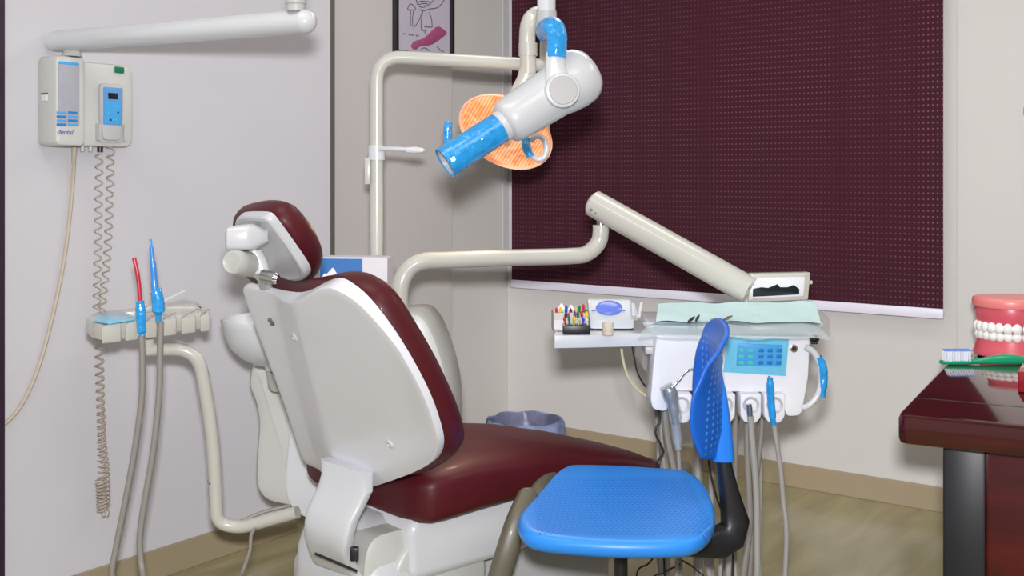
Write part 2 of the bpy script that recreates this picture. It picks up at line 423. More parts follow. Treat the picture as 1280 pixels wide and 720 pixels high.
for i in range(9):
    if i in (2, 6): continue
    x = 208+i*23; pxl(q([(x, 425+i*3), (x+8, 440+i*4), (x+14, 428+i*3)]), 0.0012)
ink.build('ink_lines', 'ink', pf)
pk = smooth_poly(pl(MP, q([(310, 580), (350, 530), (450, 500), (520, 450), (600, 370), (665, 340), (740, 390), (765, 430), (700, 490), (600, 560), (520, 590), (420, 600), (370, 640), (320, 620)]), 0.01), 3)
MB().plate(MP, pk, 0.009, 0.0105, 0.0003).build('pink_shape', 'pinkink', pf)

# ------------------------------------------------------------------ x-ray control box on the left wall
MW = mat4(Vector((XA, 0, 0)), Vector((0, 1, 0)), Z, Vector((1, 0, 0)))
def wr(px0, py0, px1, py1, h):     # rectangle on wall plane at height h
    a = on(MW, px0, py0, h); b = on(MW, px1, py1, h); return [a[0], min(a[1], b[1]), b[0], max(a[1], b[1])]
TB, TP = 0.105, 0.055
c0 = wr(70, 68, 106, 183, TB); c1 = wr(106, 75, 167, 186, TP)
zt = c0[3]; zl = c0[1]
xb = thing('x_ray_control_box', (XA, c0[0], zl), 'off-white wall box with grey label strip and green switch below the x-ray arm', 'control box')
MB().plate(MW, round_poly(rect(c0[0], zl, c0[2]+0.005, zt), 0.02), 0.0, TB, 0.012).build('tall_cover', 'greywhite', xb)
MB().plate(MW, round_poly(rect(c0[2]-0.03, zl+0.002, c1[2], zt-0.008), 0.035), 0.0, TP, 0.01).build('side_cover', 'greywhite', xb)
def wbox(px0, py0, px1, py1, h, t, name, m, par, bev=0.002, label=None):
    r_ = wr(px0, py0, px1, py1, h)
    return MB().plate(MW, round_poly(rect(*r_), min(0.006, abs(r_[3]-r_[1])*0.2)), h-0.002, h+t, bev).build(name, m, par, label=label)
lp = wbox(73, 76, 99, 158, TB, 0.002, 'label_panel', 'panelg', xb, 0.001)
wbox(73.5, 76.5, 98.5, 82, TB+0.002, 0.001, 'blue_strip', 'btn_b', lp, 0.0005)
for i in range(4):
    for j in range(2):
        wbox(71+j*14, 139+i*5, 82.5+j*14, 142.5+i*5, TB+0.002, 0.0015, 'key', 'btn_d' if (i+j) % 2 else 'btn_b', lp, 0.0005)
wbox(143, 83, 154, 92, TP, 0.007, 'power_switch', 'switch', xb, 0.002, 'green rocker switch')
cu = bpy.data.curves.new('logo', 'FONT'); cu.body = 'dental'; cu.size = 0.021; cu.extrude = 0.0005; cu.shear = 0.3; cu.materials.append(M_['logo'])
tmp = bpy.data.objects.new('tmp', cu); me_ = bpy.data.meshes.new_from_object(tmp); bpy.data.objects.remove(tmp); me_.name = 'logo'
lg = bpy.data.objects.new('logo', me_); COL.objects.link(lg); a = on(MW, 71, 167.5, TB); lg.parent = xb
lg.matrix_parent_inverse = Matrix.Translation(-xb.location); lg.matrix_basis = MW @ Matrix.Translation((a[0], a[1], TB+0.001))
# label on the left flank, small ports under the box
MB().box(Matrix.Translation((XA+0.045, c0[0]-0.001, (zt+zl)/2+0.01)), (0.03, 0.003, 0.02), 0.001, 1).build('side_label', 'card', xb)
MB().box(Matrix.Translation((XA+0.045, c0[0]-0.002, (zt+zl)/2+0.022)), (0.034, 0.003, 0.003), 0, 1).build('side_label_rim', 'dark', xb)
for px in (103, 113, 125):
    a = on(MW, px, 187, 0.035); MB().tube([MW @ Vector((a[0], zl-0.014, 0.035)), MW @ Vector((a[0], zl+0.006, 0.035))], 0.006 if px < 120 else 0.009, 12).build('port', 'lightgrey' if px < 120 else 'dark', xb)
for px, py, h in ((63.5, 168, TB), (166, 110, TP)):
    a = on(MW, px, py, h); 
hs = thing('x_ray_handset', MW @ Vector((*on(MW, 138, 178, TP+0.02), TP+0.02)), 'blue and grey remote handset clipped in the cradle of the wall box', 'remote')
ho = wr(123.5, 104, 153, 176, TP+0.012)
w_ = ho[2]-ho[0]; h_ = ho[3]-ho[1]; x0, y0 = ho[0], ho[1]
hout = round_poly([(x0+0.12*w_, y0), (x0+0.88*w_, y0), (x0+0.97*w_, y0+h_*0.5), (x0+w_, y0+h_), (x0, y0+h_), (x0+0.03*w_, y0+h_*0.5)], 0.016)
MB().plate(MW, hout, TP, TP+0.022, 0.006).build('shell', 'lightgrey', hs)
MB().plate(MW, round_poly(rect(x0+0.1*w_, y0+h_*0.27, x0+0.9*w_, y0+h_*0.94), 0.006), TP+0.02, TP+0.0235, 0.001).build('face_plate', 'handsetb', hs)
kp = MB().plate(MW, round_poly(rect(x0+0.15*w_, y0+h_*0.3, x0+0.85*w_, y0+h_*0.68), 0.006), TP+0.0225, TP+0.0245, 0.0005).build('keypad', 'btn_b', hs)
MB().plate(MW, round_poly(rect(x0+0.3*w_, y0+h_*0.73, x0+0.72*w_, y0+h_*0.84), 0.002), TP+0.023, TP+0.025, 0.0005).build('display', 'screen', hs)
for fx, fy, c in ((0.3, 0.6, 'btn_g'), (0.7, 0.6, 'btn_g'), (0.3, 0.48, 'btn_g'), (0.72, 0.5, 'screen'), (0.4, 0.36, 'screen'), (0.52, 0.37, 'btn_g'), (0.64, 0.37, 'btn_g')):
    MB().lathe(MW @ Matrix.Translation((x0+fx*w_, y0+h_*fy, TP+0.024)), [(0.0035, 0), (0.003, 0.0018)], 10).build('key', c, kp)
cr = MB().plate(MW, round_poly([(x0-0.003, y0-0.006), (x0+w_+0.003, y0-0.006), (x0+w_+0.004, y0+h_*0.3), (x0-0.004, y0+h_*0.3)], 0.012), TP, TP+0.012, 0.003)
cr.box(MW, (0.006, h_*0.3, 0.026), 0.002, 2, (x0-0.002, y0+h_*0.14, TP+0.013)).box(MW, (0.006, h_*0.3, 0.026), 0.002, 2, (x0+w_+0.002, y0+h_*0.14, TP+0.013))
cr.build('cradle', 'lightgrey', xb)

# coiled cord hanging as a loop
def helix(path, R0, pitch, r, phase=0.0, seg=5, spt=9):
    P = [Vector(p) for p in path]; L = [0]
    for i in range(1, len(P)): L.append(L[-1]+(P[i]-P[i-1]).length)
    def at(s_):
        for i in range(1, len(L)):
            if s_ <= L[i]:
                t = (s_-L[i-1])/(L[i]-L[i-1]+1e-9); return P[i-1].lerp(P[i], t), (P[i]-P[i-1]).normalized()
        return P[-1], (P[-1]-P[-2]).normalized()
    out = []; s_ = 0.0; a = phase
    while s_ < L[-1]:
        p, t = at(s_); f = s_/L[-1]
        pt = pitch(f) if callable(pitch) else pitch; rr = R0(f) if callable(R0) else R0
        u = t.cross(Vector((0.3, 1, 0.1))).normalized(); v = t.cross(u)
        out.append(p+u*rr*math.cos(a)+v*rr*math.sin(a)); a += 2*PI/spt; s_ += pt/spt
    return out
cc = MB()
def onwall(px, py, off): 
    a = on(MW, px, py, off); return MW @ Vector((a[0], a[1], off))
lc = [onwall(124, 191, 0.035), onwall(123, 250, 0.03), onwall(122, 320, 0.03), onwall(121, 390, 0.03), onwall(123, 450, 0.03), onwall(126, 520, 0.03), onwall(127, 580, 0.03), onwall(130, 632, 0.03)]
rc = [onwall(138, 182, TP+0.012), onwall(138, 200, 0.05), onwall(137, 250, 0.045), onwall(134, 320, 0.04), onwall(127, 390, 0.04), onwall(125, 440, 0.045), onwall(127, 540, 0.045), onwall(132, 590, 0.045), onwall(133, 634, 0.045)]
cc.tube(helix(catmull(lc, 6), 0.0115, lambda f: 0.034 if f < 0.45 else (0.034-0.02*(f-0.45)/0.55), 0.0022), 0.0022, 5)
cc.tube(helix(catmull(rc, 6), 0.0115, lambda f: 0.034 if f < 0.45 else (0.034-0.022*(f-0.45)/0.55), 0.0022, 1.0), 0.0022, 5)
cc.tube(helix([onwall(126, 600, 0.038), onwall(128, 640, 0.038), onwall(134, 640, 0.04)], 0.016, 0.011, 0.0022, 2.0), 0.0022, 5)
tag(cc.build('coiled_cord', 'cord'), 'beige coiled cord hanging in a long loop below the wall box', 'cord')
pc = MB().tube(catmull([onwall(x, y, 0.03 if y < 200 else 0.012) for x, y in ((93, 183), (92, 215), (88, 262), (80, 325), (68, 385), (54, 440), (40, 480), (22, 513), (0, 534), (-30, 548), (-70, 553))], 6), 0.0062, 8)
pc.tube([onwall(93, 184, 0.03), onwall(92, 204, 0.022)], [0.009, 0.006], 10)
tag(pc.build('power_cable', 'beige_hose'), 'thick beige cable curving down the wall from the control box', 'cable')

# ------------------------------------------------------------------ x-ray arm
xa = thing('dental_x_ray_machine', onwall(90, 66, 0.06), 'white swing-arm dental x-ray machine with a blue film-wrapped cone on its hanging head', 'x-ray machine')
dA, dB = 3.44, 2.86
A0 = W(66, 52, dA); B0 = W(381, 27, dB); axd = (B0-A0).normalized()
MB().tube([A0, A0+axd*0.003, A0+axd*0.02, B0-axd*0.01, B0], [0.024, 0.029, 0.0315, 0.0315, 0.031], 28).build('lower_tube', 'white', xa)
MB().lathe(frame(B0, Z, axd.cross(Z)) , [(0.001, 0.0), (0.02, 0.0), (0.03, 0)], 8)
e = MB(); ee = B0
e.ball(ee, 0.0315, 20, (1, 1, 1)); e.build('end_cap', 'white', xa)
pv = W(90, 60, 3.42); 
MB().tube([Vector((pv.x, pv.y, zt+0.001)), Vector((pv.x, pv.y, zt+0.03))], [0.03, 0.022], 20).build('wall_pivot', 'lightgrey', xa)
jp = W(370, 12, dB); j0 = Vector((jp.x, jp.y, jp.z-0.005))
MB().tube([j0, j0+Z*0.018, j0+Z*0.02, j0+Z*0.03, j0+Z*0.032, j0+Z*0.14], [0.024, 0.024, 0.0265, 0.0265, 0.02, 0.02], 20).build('pivot_joint', 'lightgrey', xa)
hp = W(683, 0, 2.86)
k1 = j0+Z*0.14; k2 = (k1+hp)*0.5; k2.z = 2.35; k3 = Vector((hp.x, hp.y, 2.02))
MB().tube(fillet([k1, k2, k3], 0.05), 0.026, 18).build('scissor_tube', 'white', xa)
MB().ball(k2, 0.036, 16).build('elbow_cap', 'lightgrey', xa)
MB().tube([k3+Z*0.02, W(683, 36, 2.86)], 0.0235, 22).build('drop_tube', 'white', xa)

# ------------------------------------------------------------------ x-ray tube head
HA = W(556, 204, 2.74); HB = W(741, 84, 2.86); hx = (HB-HA).normalized(); HL = (HB-HA).length
MH = frame(HA, hx.cross(F).normalized(), F); 
MH = mat4(HA, hx.cross(Z).normalized(), hx.cross(hx.cross(Z)).normalized(), hx)
Lc = 0.170
xh = MB().lathe(MH, [(0.038, Lc-0.005), (0.0405, Lc-0.003), (0.0405, Lc+0.01), (0.05, Lc+0.014), (0.055, Lc+0.02), (0.0585, Lc+0.035), (0.060, Lc+0.06), (0.064, Lc+0.13), (0.0655, Lc+0.165), (0.0715, Lc+0.19), (0.0745, Lc+0.215)], 40, cap=True).build('tube_head', 'white', xa)
MB().lathe(MH, [(0.037, 0.004), (0.0405, 0.0), (0.041, 0.004), (0.0395, 0.05), (0.040, 0.1), (0.0385, Lc)], 32, cap=False).build('cone', 'film', xh, label='blue film-wrapped cone')
MB().lathe(MH, [(0.036, Lc*0.9), (0.036, 0.012), (0.0375, 0.003), (0.0385, 0.005), (0.0382, 0.02)], 32, cap=True).build('cone_liner', 'lightgrey', xh)
MB().lathe(MH, [(0.0745, Lc+0.213), (0.0755, Lc+0.222), (0.0745, HL-0.045), (0.069, HL-0.028), (0.056, HL-0.012), (0.035, HL-0.003), (0.012, HL), (0.001, HL)], 40, cap=True).build('rear_dome', 'white', xh)
# yoke disc facing the room
dc = W(703, 113, 2.745); MD = facing(703, 113, 2.757, 0.12)
MB().lathe(MD, [(0.044, -0.03), (0.0445, 0.0), (0.042, 0.007), (0.036, 0.009)], 36).build('pivot_rim', 'white', xh)
MB().lathe(MD, [(0.0355, 0.0), (0.0355, 0.0095), (0.034, 0.011), (0.001, 0.0112)], 36).build('pivot_disc', 'lightgrey', xh)
yk = MB().se([(W(700, 112, 2.765), R*0.038, F*0.010, 3), (W(696, 95, 2.766), R*0.028, F*0.012, 3), (W(694, 82, 2.768), R*0.025, F*0.014, 3), (W(694, 66, 2.772), R*0.0235, F*0.018, 2.6)], 24)
yk.build('yoke', 'white', xh)
MB().tube(catmull([W(695, 72, 2.772), W(696, 58, 2.772), W(696, 44, 2.775), W(691, 35, 2.79), W(684, 36, 2.83), W(682, 42, 2.86)], 6), [0.0255, 0.0255, 0.026, 0.028, 0.027, 0.024], 20).build('elbow', 'film', xh, label='blue film-wrapped elbow')
MB().tube([W(683, 14, 2.86), W(683, 40, 2.86), W(684, 44, 2.86)], [0.026, 0.028, 0.02], 20).build('swivel_collar', 'lightgrey', xh)

# ------------------------------------------------------------------ operating light on its post
dP = 3.85
ol = thing('dental_light', W(470, 385, dP), 'cream post with cross bar carrying a lit orange dental lamp', 'dental light')
rp = 0.0232; dE = 3.95
MB().tube(fillet([W(471, 385, dP), W(471, 70, dP), W(684, 82, dE)], 0.09, 8), rp, 22).build('post_tube', 'cream', ol)
MB().tube([W(471, 200, dP), W(471, 182, dP)], 0.029, 22).build('collar', 'white', ol)
MB().tube([W(471, 305, dP), W(471, 234, dP)], rp+0.0012, 22).build('sleeve', 'cream', ol)
hk = MB().tube(catmull([W(474, 186, dP-0.03), W(492, 186, dP-0.06), W(510, 187, dP-0.07)], 4), 0.008, 10)
hk.se([(W(508, 187.5, dP-0.07), F*0.012, Z*0.010, 3), (W(520, 187.5, dP-0.07), F*0.014, Z*0.012, 3), (W(529, 188, dP-0.07), F*0.012, Z*0.008, 3), (W(531, 188, dP-0.07), F*0.006, Z*0.004, 3)], 16)
hk.build('hook_arm', 'white', ol)
MB().box(facing(464, 214, dP-0.02), (0.02, 0.09, 0.012), 0.003, 2, (-0.012, 0, 0)).build('switch_plate', 'cream', ol)
dL = 3.88
MB().tube(catmull([W(684, 90, dE), W(685, 50, dE), W(684, 28, dE-0.02), W(675, 18, dE-0.05), W(665, 22, dL+0.02), W(660, 34, dL), W(659, 56, dL), W(660, 75, dL), W(660, 92, dL)], 5), 0.0285, 20).build('gooseneck', 'cream', ol)
MB().tube([W(660, 54, dL), W(660, 70, dL)], 0.0325, 20).build('gooseneck_collar', 'cream', ol)
MB().se([(W(660, 84, dL), R*0.029, F*0.027, 2.4), (W(658, 97, dL), R*0.033, F*0.022, 2.4), (W(652, 110, dL), R*0.036, F*0.018, 2.4), (W(646, 122, dL), R*0.03, F*0.015, 2.4)], 22).build('lamp_bracket', 'cream', ol)
ln = (-R*0.22 - F*0.80 - Z*0.5).normalized()
lu = (R*0.80 - Z*0.50); lu = (lu - ln*lu.dot(ln)).normalized(); lv = ln.cross(lu)
ML = mat4(W(632, 165, 3.80), lu, lv, ln)
el = lambda a, b, n=40: [(a*math.cos(2*PI*k/n), b*math.sin(2*PI*k/n)) for k in range(n)]
MB().dome(ML, el(0.170, 0.135), [(0.25, -0.075), (0.55, -0.065), (0.82, -0.04), (0.97, -0.01), (1.0, 0.004), (0.975, 0.008), (0.94, 0.0), (0.93, -0.006)]).build('reflector_housing', 'glowrim', ol)
MB().dome(ML, el(0.158, 0.124), [(1.0, -0.003), (0.97, 0.002), (0.75, 0.01), (0.4, 0.016), (0.1, 0.018)]).build('reflector', 'glow', ol, M=ML, label='glowing orange ribbed reflector')
MB().lathe(ML @ Matrix.Translation((0.02, 0, 0.012)), [(0.012, 0), (0.016, 0.03), (0.012, 0.05)], 14).build('bulb_shield', 'glowrim', ol)
h1 = MB().tube(catmull([W(578, 190, 3.82), W(562, 184, 3.80), W(559.5, 170, 3.80), W(560, 152, 3.80)], 5), [0.009, 0.012, 0.0145, 0.0145, 0.013], 12)
h1.build('handle', 'film', ol, label='blue film-wrapped handle')
h2 = MB().tube(catmull([W(664, 194, 3.76), W(672, 199, 3.75), W(680, 196, 3.75), W(683, 185, 3.75), W(679, 173, 3.75), W(670, 170, 3.75), W(664, 176, 3.76)], 5, False), 0.010, 12)
h2.build('handle', 'white', ol)
MB().tube(catmull([W(657, 173, 3.75), W(658, 184, 3.745), W(663, 196, 3.745)], 5), [0.0135, 0.015, 0.0135], 12).build('handle_wrap', 'film', ol)
MB().se([(W(683, 150, 3.80), R*0.012, F*0.012, 2.5), (W(682, 162, 3.80), R*0.014, F*0.014, 2.5), (W(676, 171, 3.78), R*0.012, F*0.012, 2.5)], 14).build('handle_mount', 'greywhite', ol)

# ------------------------------------------------------------------ dental chair
fS, fC = math.sin(math.radians(50)), math.cos(math.radians(50))
fd = R*fS+F*fC; sd = R*fC-F*fS          # fd towards the feet, sd towards the near side
def CH(t, w, z):                         # t along the chair, w from near edge to far edge
    p = CAM + R*(-0.19) + F*2.80 + fd*t - sd*w
    return Vector((p.x, p.y, z))
dcn = thing('dental_chair', CH(0.25, 0.29, 0), 'maroon and white reclined dental chair with its back to the viewer', 'dental chair')
tl = math.radians(28)
Vd = (-fd*math.sin(tl)+Z*math.cos(tl)); Nd = (fd*math.cos(tl)+Z*math.sin(tl))
MS = mat4(CH(-0.085, 0.0, 0.585), sd, Vd, -Nd)   # local z points out of the shell's rear
Uc = sd
sh_px = [(309, 355), (330, 358), (355, 364), (376, 366), (392, 361), (407, 353), (424, 348), (440, 355), (462, 374), (490, 410), (515, 450), (537, 493), (550, 530), (554, 553), (548, 571), (530, 584), (500, 594), (467, 601), (440, 597), (412, 586), (387, 577), (379, 562), (368, 528), (352, 482), (335, 436), (320, 396), (311, 370)]
sh = smooth_poly(pl(MS, sh_px, -0.018), 3)
rdg = [on(MS, 379, 363), on(MS, 432, 594)]
def bendshell(p):
    (x1, y1), (x2, y2) = rdg
    xr = x1+(x2-x1)*(p.y-y1)/(y2-y1)
    if p.z < -0.019: return p
    d = p.x-xr                 # raised ridge; far flank is the steeper one
    k = 1+d/0.17 if d < 0 else 1-d/0.36
    k = max(0.0, k)
    return Vector((p.x, p.y, p.z+0.038*k*min(1.0, (p.z+0.019)/0.014)))
sprof = [(0.98, -0.024), (1.0, -0.021), (1.0, -0.016), (0.997, -0.010), (0.990, -0.005), (0.982, -0.004)]+[(k/16, -0.004) for k in range(15, 0, -1)]
MB().dome(MS, sh, sprof, bendshell).build('back_shell', 'offwhite', dcn, ang=35)
# maroon back cushion in front of the shell
MC = mat4(MS.translation+Nd*0.062, Uc, Vd, -Nd)
cu_px = [(322, 352), (360, 356), (398, 351), (424, 346), (452, 352), (478, 373), (506, 416), (533, 463), (556, 512), (568, 548), (567, 566), (556, 577), (530, 589), (480, 592), (430, 570), (400, 555), (380, 510), (350, 430)]
MC2 = mat4(MS.translation+Nd*0.050, Uc, Vd, -Nd)
co = smooth_poly(pl(MC2, cu_px), 3)
MB().pillow(MC2, co, [(0.05, -0.050), (0.02, -0.046), (0.006, -0.036), (0.0, -0.018), (0.0, 0.004), (0.005, 0.017), (0.010, 0.024), (0.03, 0.027)]).build('back_cushion', 'maroon', dcn)
for px, py in ((338, 403), (378, 415), (490, 553)):
    a = on(MS, px, py); p = bendshell(Vector((a[0], a[1], -0.004)))
    g = MB().lathe(MS @ Matrix.Translation(p), [(0.011, -0.01), (0.012, 0.003), (0.010, 0.005), (0.0055, 0.0055), (0.0045, 0.003)], 16)
    g.build('screw_cap', 'white' if px != 338 else 'steel', dcn)
# seat cushion
ns = []
for (t, ws, wl, zt_, th, ex) in ((-0.035, 0.09, 0.53, 0.53, 0.040, 4), (-0.03, 0.05, 0.59, 0.532, 0.056, 4.5), (-0.015, 0.018, 0.61, 0.536, 0.068, 5), (0.01, 0.004, 0.62, 0.538, 0.074, 5), (0.05, 0.0, 0.60, 0.54, 0.076, 4.8), (0.15, 0.0, 0.59, 0.545, 0.078, 4.4),
                               (0.35, 0.01, 0.575, 0.54, 0.072, 4), (0.55, 0.04, 0.545, 0.520, 0.064, 3.6), (0.75, 0.07, 0.52, 0.480, 0.055, 3.4), (0.90, 0.10, 0.49, 0.440, 0.050, 3.2), (0.98, 0.12, 0.47, 0.412, 0.046, 3), (1.02, 0.15, 0.44, 0.40, 0.038, 3), (1.035, 0.20, 0.39, 0.395, 0.02, 3)):
    ns.append((CH(t, (ws+wl)/2, zt_-0.005), sd*(wl-ws)/2, Z*th, ex))
MB().se(ns, 44).build('seat_cushion', 'maroon', dcn, ang=60)
# headrest
tlh = math.radians(40)
Vh = (-fd*math.sin(tlh)+Z*math.cos(tlh)); Nh = (fd*math.cos(tlh)+Z*math.sin(tlh))
MHr = mat4(W(340, 308, 2.74), sd, Vh, -Nh)
hb_px = [(296, 274), (304, 270), (328, 270), (337, 274), (348, 288), (366, 313), (380, 334), (383, 345), (376, 351), (352, 352), (330, 350), (312, 335), (300, 310), (294, 288)]
hbo = smooth_poly(pl(MHr, hb_px), 3)
hr = MB().pillow(MHr, hbo, [(0.01, -0.02), (0.0, -0.016), (0.0, 0.0), (0.004, 0.005), (0.012, 0.006), (0.018, 0.002), (0.03, 0.001)]).build('headrest', 'white', dcn)
hc_px = [(297, 266), (311, 259), (330, 257), (350, 262), (370, 281), (388, 306), (396, 327), (395, 342), (386, 351), (362, 354), (330, 350), (308, 330), (298, 300)]
MHc = mat4(MHr.translation+Nh*0.045, sd, Vh, -Nh)
hco = smooth_poly(pl(MHc, hc_px), 3)
MB().pillow(MHc, hco, [(0.05, -0.045), (0.025, -0.04), (0.008, -0.03), (0.0, -0.012), (0.0, 0.008), (0.003, 0.018), (0.010, 0.026), (0.03, 0.028)]).build('headrest_cushion', 'maroon', hr)
def sidebox(pts, d0, th, name, m, par, bev=0.008, yaw=0.0, r=0.006):
    Mx = facing(pts[0][0], pts[0][1], d0, yaw)
    return MB().plate(Mx, round_poly(pl(Mx, pts), r), -th, 0, bev).build(name, m, par)
bx = MB().se([(W(284, 299, 2.66), Z*0.022+F*0.0, F*0.02, 3.5), (W(288, 298, 2.66), Z*0.029, F*0.035, 3.5), (W(312, 296, 2.665), Z*0.031, F*0.04, 3.5), (W(318, 296, 2.67), Z*0.031, F*0.04, 3.5), (W(338, 295, 2.70), Z*0.014, F*0.03, 3.5)], 24)
bx.build('tilt_housing', 'white', hr)
MB().tube([W(291, 327, 2.60), W(293, 327, 2.605), W(297, 329, 2.63), W(316, 330, 2.72)], [0.022, 0.028, 0.030, 0.032], 26).build('tilt_knob', 'greywhite', hr)
MB().se([(W(310, 312, 2.70), R*0.034, F*0.02, 3), (W(318, 325, 2.70), R*0.032, F*0.022, 3), (W(326, 341, 2.70), R*0.024, F*0.022, 3), (W(331, 350, 2.74), R*0.017, F*0.02, 3), (W(333, 362, 2.80), R*0.015, F*0.016, 3)], 22).build('headrest_stem', 'white', hr)
MB().tube([W(327, 344, 2.66), W(329, 344, 2.66), W(345, 348, 2.64), W(347, 348.5, 2.64)], [0.012, 0.015, 0.014, 0.010], 18).build('locking_pin', 'chrome', hr)

# curved support strip below the back shell
st = []
for (lx, ly, rx, ry, d) in ((405, 572, 463, 590, 2.80), (406, 590, 462, 606, 2.77), (402, 604, 462, 616, 2.75), (396, 618, 453, 634, 2.735), (389, 632, 444, 652, 2.725), (385, 650, 439, 670, 2.72), (385, 668, 436, 690, 2.73), (391, 688, 441, 706, 2.76), (396, 700, 447, 718, 2.79)):
    a = W(lx, ly, d+0.10); b = W(rx, ry, d); c = (a+b)/2; u = (b-a)/2
    st.append((c, u, (F*0.016 + R*0.012), 5))
MB().se(st, 32).build('back_support', 'white', dcn)
# base housings
def cbox(t0, t1, w0, w1, z0, z1, bev, name, m, par=dcn, seg=4):
    c = CH((t0+t1)/2, (w0+w1)/2, (z0+z1)/2); Mx = mat4(c, fd, -sd, Z)
    return MB().box(Mx, (t1-t0, w1-w0, z1-z0), bev, seg).build(name, m, par)
# under-seat casing (near face follows the photograph's tapering outline)
Mcas = frame(CH(0, 0.05, 0), fd, Z)
cas = [(519, 650), (560, 655), (600, 645), (660, 620), (760, 590), (800, 590), (790, 640), (700, 672), (647, 693), (600, 710), (573, 719), (540, 716), (524, 700), (518, 680)]
cas = [(-0.045, 0.485), (0.3, 0.485), (0.6, 0.47), (0.88, 0.40), (0.90, 0.35), (0.6, 0.345), (0.3, 0.325), (-0.045, 0.32)]
MB().plate(Mcas, round_poly(cas, 0.05, 8), -0.48, 0.0, 0.022).build('seat_casing', 'white', dcn, ang=60)
hg = MB().se([(CH(-0.07, 0.075, 0.30), fd*0.075, Z*0.14, 4), (CH(-0.07, 0.085, 0.30), fd*0.088, Z*0.155, 4), (CH(-0.07, 0.30, 0.30), fd*0.088, Z*0.155, 4), (CH(-0.07, 0.40, 0.30), fd*0.075, Z*0.14, 4)], 32)
hg.build('hinge_housing', 'greywhite', dcn)
MB().tube([CH(0.06, 0.16, 0.30), CH(0.06, 0.075, 0.30), CH(0.06, 0.065, 0.30), CH(0.06, 0.06, 0.30)], [0.155, 0.155, 0.15, 0.14], 48).build('hinge_cover', 'greywhite', dcn)
MB().se([(CH(-0.09, 0.24, 0.0), fd*0.085, sd*0.205, 5), (CH(-0.09, 0.24, 0.25), fd*0.085, sd*0.205, 5), (CH(-0.085, 0.25, 0.36), fd*0.08, sd*0.19, 5), (CH(-0.08, 0.27, 0.43), fd*0.06, sd*0.16, 4), (CH(-0.07, 0.30, 0.47), fd*0.05, sd*0.12, 4)], 36).build('rear_cover', 'white', dcn)
cbox(-0.15, 0.75, 0.12, 0.48, 0.05, 0.33, 0.04, 'lift_column', 'lightgrey')
cbox(-0.16, 0.85, 0.08, 0.56, 0.0, 0.07, 0.025, 'base_plate', 'white')
# vent slot beside the strip and the slit under it
MB().box(facing(443, 692, 2.715), (0.02, 0.032, 0.02), 0.003, 2).build('slot', 'dark', dcn)
MB().tube([W(394, 692, 2.755), W(446, 714, 2.70)], 0.0035, 6).build('slit', 'dark', dcn)
# arm: two overlapping curved olive pieces
def band(pts, hw, hd, name, m, par, e=2.8):
    P = catmull([p for p in pts], 5); secs = []
    for i, p in enumerate(P):
        t = (P[min(i+1, len(P)-1)]-P[max(i-1, 0)]).normalized(); u = t.cross(F).normalized(); v = t.cross(u).normalized()
        k = i/(len(P)-1); h = hw(k) if callable(hw) else hw
        secs.append((p, u*h, v*hd, e))
    # round the ends
    return MB().se(secs, 20).build(name, m, par)
band([W(663, 614, 2.93), W(656, 629, 2.91), W(645, 654, 2.88), W(635, 686, 2.86), W(625, 720, 2.85), W(616, 760, 2.84), W(612, 800, 2.84)], lambda k: 0.012 if k == 0 else (0.024 if k < 0.04 else 0.0275+0.004*k), 0.024, 'armrest', 'olive', dcn)
band([W(669, 626, 3.0), W(673, 612, 3.03), W(681, 601, 3.07), W(693, 594, 3.12), (W(708, 592, 3.16)), W(722, 597, 3.21), W(732, 608, 3.25)], 0.0235, 0.022, 'armrest', 'olive', dcn)
MB().tube([W(612, 795, 2.84), CH(0.15, 0.1, 0.22)], 0.02, 12).build('arm_mount', 'steel', dcn)

# small floor trunking behind the foot end
Mf = frame(WZ(812, 602, 0.0), R+F*(-0.55), Z)
ft = thing('floor_duct', Mf.translation, 'low grey connection duct on the floor between chair foot and back wall', 'duct')
MB().box(Mf, (0.30, 0.075, 0.16), 0.02, 3, (0, 0.0375, -0.06)).build('cover', 'duct', ft)
MB().box(Mf, (0.28, 0.02, 0.012), 0.003, 2, (0, 0.05, 0.022)).build('flange', 'duct', ft)

# ------------------------------------------------------------------ spittoon unit
dU = 3.55
MU = facing(430, 500, dU, -0.10)
su = thing('spittoon_unit', W(430, 640, dU+0.15), 'white water unit with a round rinse bowl standing behind the dental chair', 'spittoon')
u_px = [(309, 470), (313, 458), (325, 452), (345, 446), (400, 420), (470, 397), (500, 391), (522, 391), (536, 404), (548, 430), (559, 467), (564, 500), (564, 540), (556, 600), (520, 640), (440, 660), (385, 640), (345, 633), (326, 624), (317, 604), (318, 560), (320, 530), (316, 505), (309, 486)]
MB().plate(MU, smooth_poly(pl(MU, u_px), 3), -0.26, 0.0, 0.035).build('housing', 'greywhite', su)
u2 = [(362, 560), (372, 480), (386, 440), (420, 430), (470, 430), (480, 520), (478, 610), (440, 650), (400, 650), (372, 636), (360, 612)]
MB().plate(MU, smooth_poly(pl(MU, u2), 3), -0.01, 0.03, 0.012).build('front_cover', 'white', su)
MBw = Matrix.Translation(W(345, 397, 3.42))
MB().lathe(MBw, [(0.155, -0.002), (0.163, 0.0), (0.165, -0.006), (0.162, -0.02), (0.153, -0.055), (0.135, -0.09), (0.105, -0.118), (0.07, -0.137), (0.035, -0.147), (0.03, -0.16)], 44, cap=False).build('bowl', 'white', su)
MB().lathe(MBw, [(0.155, -0.002), (0.145, -0.035), (0.12, -0.075), (0.07, -0.11), (0.02, -0.125), (0.001, -0.125)], 44, cap=False).build('bowl_lining', 'white', su)
pb = W(345, 397, 3.42); MB().tube([pb-Z*0.15, pb-Z*0.21+F*0.05], [0.03, 0.035], 18).build('bowl_neck', 'greywhite', su)
MB().se([(W(470, 640, dU+0.1)-Z*0.0, R*0.12, F*0.10, 4), (Vector((*W(470, 640, dU+0.1).xy, 0.0)), R*0.14, F*0.12, 4)], 24).build('pedestal', 'white', su)

